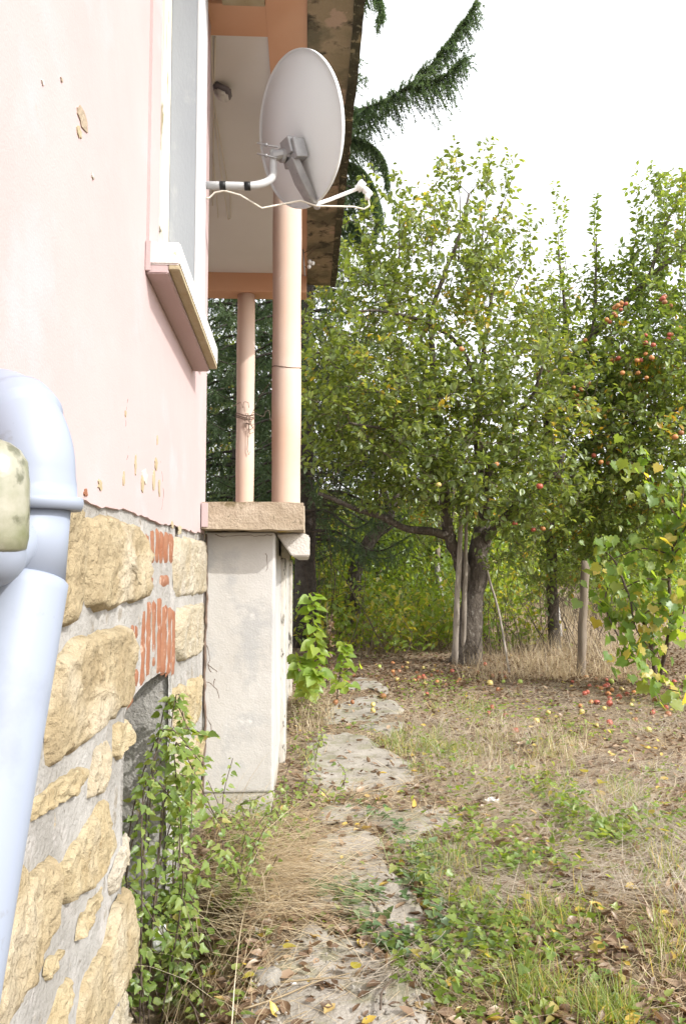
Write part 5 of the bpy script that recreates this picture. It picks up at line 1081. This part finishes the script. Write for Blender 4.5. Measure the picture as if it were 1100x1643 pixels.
# loose rubble stones: each a thing
def rock(px, py, r, label, seed, m='rock', flat=.7, dz=0):
    q = gd(px, py); q[2] += .04 + dz; rr = np.random.RandomState(seed); bm = bmesh.new(); bmesh.ops.create_icosphere(bm, subdivisions=3, radius=1)
    nrm = rnd_dirs(9, rr)
    for v in bm.verts:
        d = np.array(v.co); s = min([1.0] + [rr_ / max(1e-3, float(d @ nn_)) for nn_, rr_ in zip(nrm, np.linspace(.62, .85, 9)) if d @ nn_ > .1]); s *= 1 + .05 * float(vnoise([d * 3 + seed])[0]); v.co = Vector(d * s * r) * 1.0; v.co.z *= flat
    b = MB().bm(bm); b.v[0] = b.v[0] + q + (0, 0, r * flat * .45); o = b.build('stone', M[m], smooth=False); tag(o, label, 'stone', 'loose rubble by the path'); return o
for k, (px, py, r, lb_, m) in enumerate([(430, 1580, .058, 'angular grey rubble stone on the nearest path slab', 'rock'), (410, 1545, .03, 'small grey stone behind the angular rubble stone', 'rock'), (470, 1581, .017, 'small white pebble right of the angular rubble stone', 'paper'), (405, 1500, .026, 'small dark stone in the weeds by the wall', 'rock'), (530, 1500, .03, 'pale stone at the back edge of the nearest slab', 'slab'), (428, 1478, .022, 'red brick shard by the straw heap', 'tile'), (505, 1395, .03, 'pale stone at the left edge of the second path slab', 'slab'), (528, 1362, .026, 'pale flat stone half covered by weeds on the second slab', 'slab')]):
    rock(px, py, r, lb_, 300 + k, m)
# crumpled white scrap
bm = bmesh.new(); bmesh.ops.create_icosphere(bm, subdivisions=3, radius=1); q = gd(788, 1296)
for v in bm.verts: s = .034 * (1 + .5 * float(vnoise([np.array(v.co) * 2.3])[0])); v.co = Vector((v.co.x * s * 1.3, v.co.y * s, v.co.z * s * .55)) + Vector(q + (0, 0, .055))
o = MB().bm(bm).build('paper_scrap', M['paper'], smooth=False); tag(o, 'crumpled white scrap lying in the grass right of the path', 'litter')
# white plastic bit in the opening
bm = bmesh.new(); bmesh.ops.create_icosphere(bm, subdivisions=2, radius=1)
for v in bm.verts: v.co = Vector((v.co.x * .03 - .60, v.co.y * .05 + 3.35, v.co.z * .05 + .02 + .02 * float(vnoise([np.array(v.co) * 2])[0])))
o = MB().bm(bm).build('plastic_scrap', M['paper'], smooth=False); tag(o, 'white plastic scrap caught in the weeds of the cellar opening', 'litter')
# long dry stalks lying across the path
for k, (pts, lb_) in enumerate([([(330, 1512), (400, 1498), (470, 1482), (520, 1440), (565, 1400)], 'long pale dry stalk curving from the wall over the second slab'), ([(390, 1640), (450, 1620), (510, 1595), (560, 1582)], 'pale bent stalk lying across the nearest slab'), ([(450, 1597), (520, 1590), (560, 1590)], 'short straight twig behind the bent stalk on the nearest slab'), ([(610, 1643), (615, 1610), (650, 1580), (700, 1560)], 'dark curved twig at the right edge of the nearest slab'), ([(560, 1290), (620, 1275), (700, 1262)], 'pale stalk lying across the third slab')]):
    c = bez([gd(*q) + (0, 0, .085) for q in pts], 16); b = MB(); b.tube(c, np.linspace(.0045, .002, 16), 5); o = b.build('dry_stalk', M['straw'] if k != 3 else M['twig']); tag(o, lb_, 'dry stalk', 'stalks lying on the path')
# single bright fallen leaves
for k, (px, py, s, m, lb_) in enumerate([(455, 1548, .05, 'sap', 'yellow fallen leaf on the back of the nearest slab'), (573, 1578, .045, 'sap', 'yellow green fallen leaf in the middle of the nearest slab'), (968, 1267, .09, 'sap', 'large pale yellow leaf lying in the straw on the right'), (610, 1254, .05, 'dead', 'orange fallen leaf on the third slab'), (938, 1253, .07, 'sap', 'pale leaf lying left of the large pale yellow leaf'), (408, 1590, .05, 'sap', 'small yellow leaf standing against the angular rubble stone')]):
    q = gd(px, py) + (0, 0, .095); b = MB(); leaf_inst(b, HEART, q[None], np.array([[math.cos(k * 2), math.sin(k * 2), .15]]), [s], np.array([.97]), jit=.3, rs=rs); o = b.build('fallen_leaf', M[m]); tag(o, lb_, 'leaf', 'single leaves lying on the ground')

# ================================================================== FALLEN APPLES: each one a thing
def fallen(px, py, k, label, r=.034, grp='apples fallen on the ground'):
    q = gd(px, py); q[2] += .04 + r * rs.uniform(.35, .75) + (.025 if on_slab(q[None, :2])[0] else .01)
    o = obj('apple', AM[k][rs.randint(2)], q, tuple(rs.uniform(-1.2, 1.2, 3)), r * rs.uniform(.75, 1.12)); tag(o, label, 'apple', grp)
for px, py, k, lb_, r in [(598, 1147, 'a_yel', 'yellow brown apple at the front of the pair on the path', .036), (598, 1139, 'a_yel', 'yellow brown apple at the back of the pair on the path', .036), (614, 1121, 'a_brn', 'rotten brown apple right of the far path slab', .040), (558, 1104, 'a_brn', 'rotten brown apple beside the small yellow sapling', .034), (538, 1135, 'a_brn', 'brown apple in the grass left of the path', .034), (565, 1135, 'a_brn', 'small dark apple at the left edge of the far slab', .026), (980, 1097, 'a_grn', 'green apple lying below the grapevine', .04), (977, 1137, 'a_red', 'large red apple foremost in the straw on the right', .044), (1008, 1096, 'a_yel', 'yellow apple lying right of the green apple', .036), (608, 1074, 'a_grn', 'green apple in the shade behind the far slab', .036), (637, 1099, 'a_yel', 'pale yellow apple left of the weeds under the apple tree', .034), (785, 1101, 'a_yel', 'large peach coloured apple right of the weeds under the apple tree', .044), (807, 1098, 'a_grn', 'small green apple right of the peach coloured apple', .034), (834, 1099, 'a_grn', 'yellow green apple near the foot of the thin prop', .036)]:
    fallen(px, py, k, lb_, r)
sets = [(660, 1082, 26, 9, 15, ('a_org', 'a_yel', 'a_brn', 'a_red'), 'in the shaded litter left of the apple trunk'), (700, 1092, 30, 9, 12, ('a_red', 'a_brn', 'a_org'), 'in the litter before the apple trunk'), (800, 1088, 26, 9, 8, ('a_red', 'a_brn'), 'in the litter right of the apple trunk'), (945, 1108, 26, 12, 20, ('a_red', 'a_red', 'a_brn', 'a_org'), 'in the straw before the dark wooden post'), (1010, 1135, 34, 20, 22, ('a_red', 'a_red', 'a_org', 'a_brn', 'a_yel'), 'in the straw below the grapevine'), (1075, 1120, 20, 20, 8, ('a_red', 'a_org'), 'at the right picture edge'), (860, 1150, 40, 16, 6, ('a_red', 'a_yel'), 'in the straw in front of the prop')]
nm = {'a_red': 'red', 'a_yel': 'yellow', 'a_org': 'orange', 'a_brn': 'rotten brown'}
ORD = 'leftmost,second,third,fourth,fifth,sixth,seventh,eighth,ninth,tenth,eleventh,twelfth,thirteenth,fourteenth,fifteenth'.split(',')
for px, py, sx, sy, k, ks, where in sets:
    by = {}
    for _ in range(k): by.setdefault(ks[rs.randint(len(ks))], []).append((float(rs.normal(px, sx)), float(np.clip(rs.normal(py, sy), 1068, 1185))))
    for m, l in by.items():
        for q, (a, c) in enumerate(sorted(l)):
            lb_ = ('the only ' if len(l) == 1 else 'leftmost ' if q == 0 else 'rightmost ' if q == len(l) - 1 else ORD[min(q, 14)] + ' from left ') + nm[m] + ' fallen apple ' + where
            fallen(a, c, m, lb_, .033, 'apples fallen ' + where)
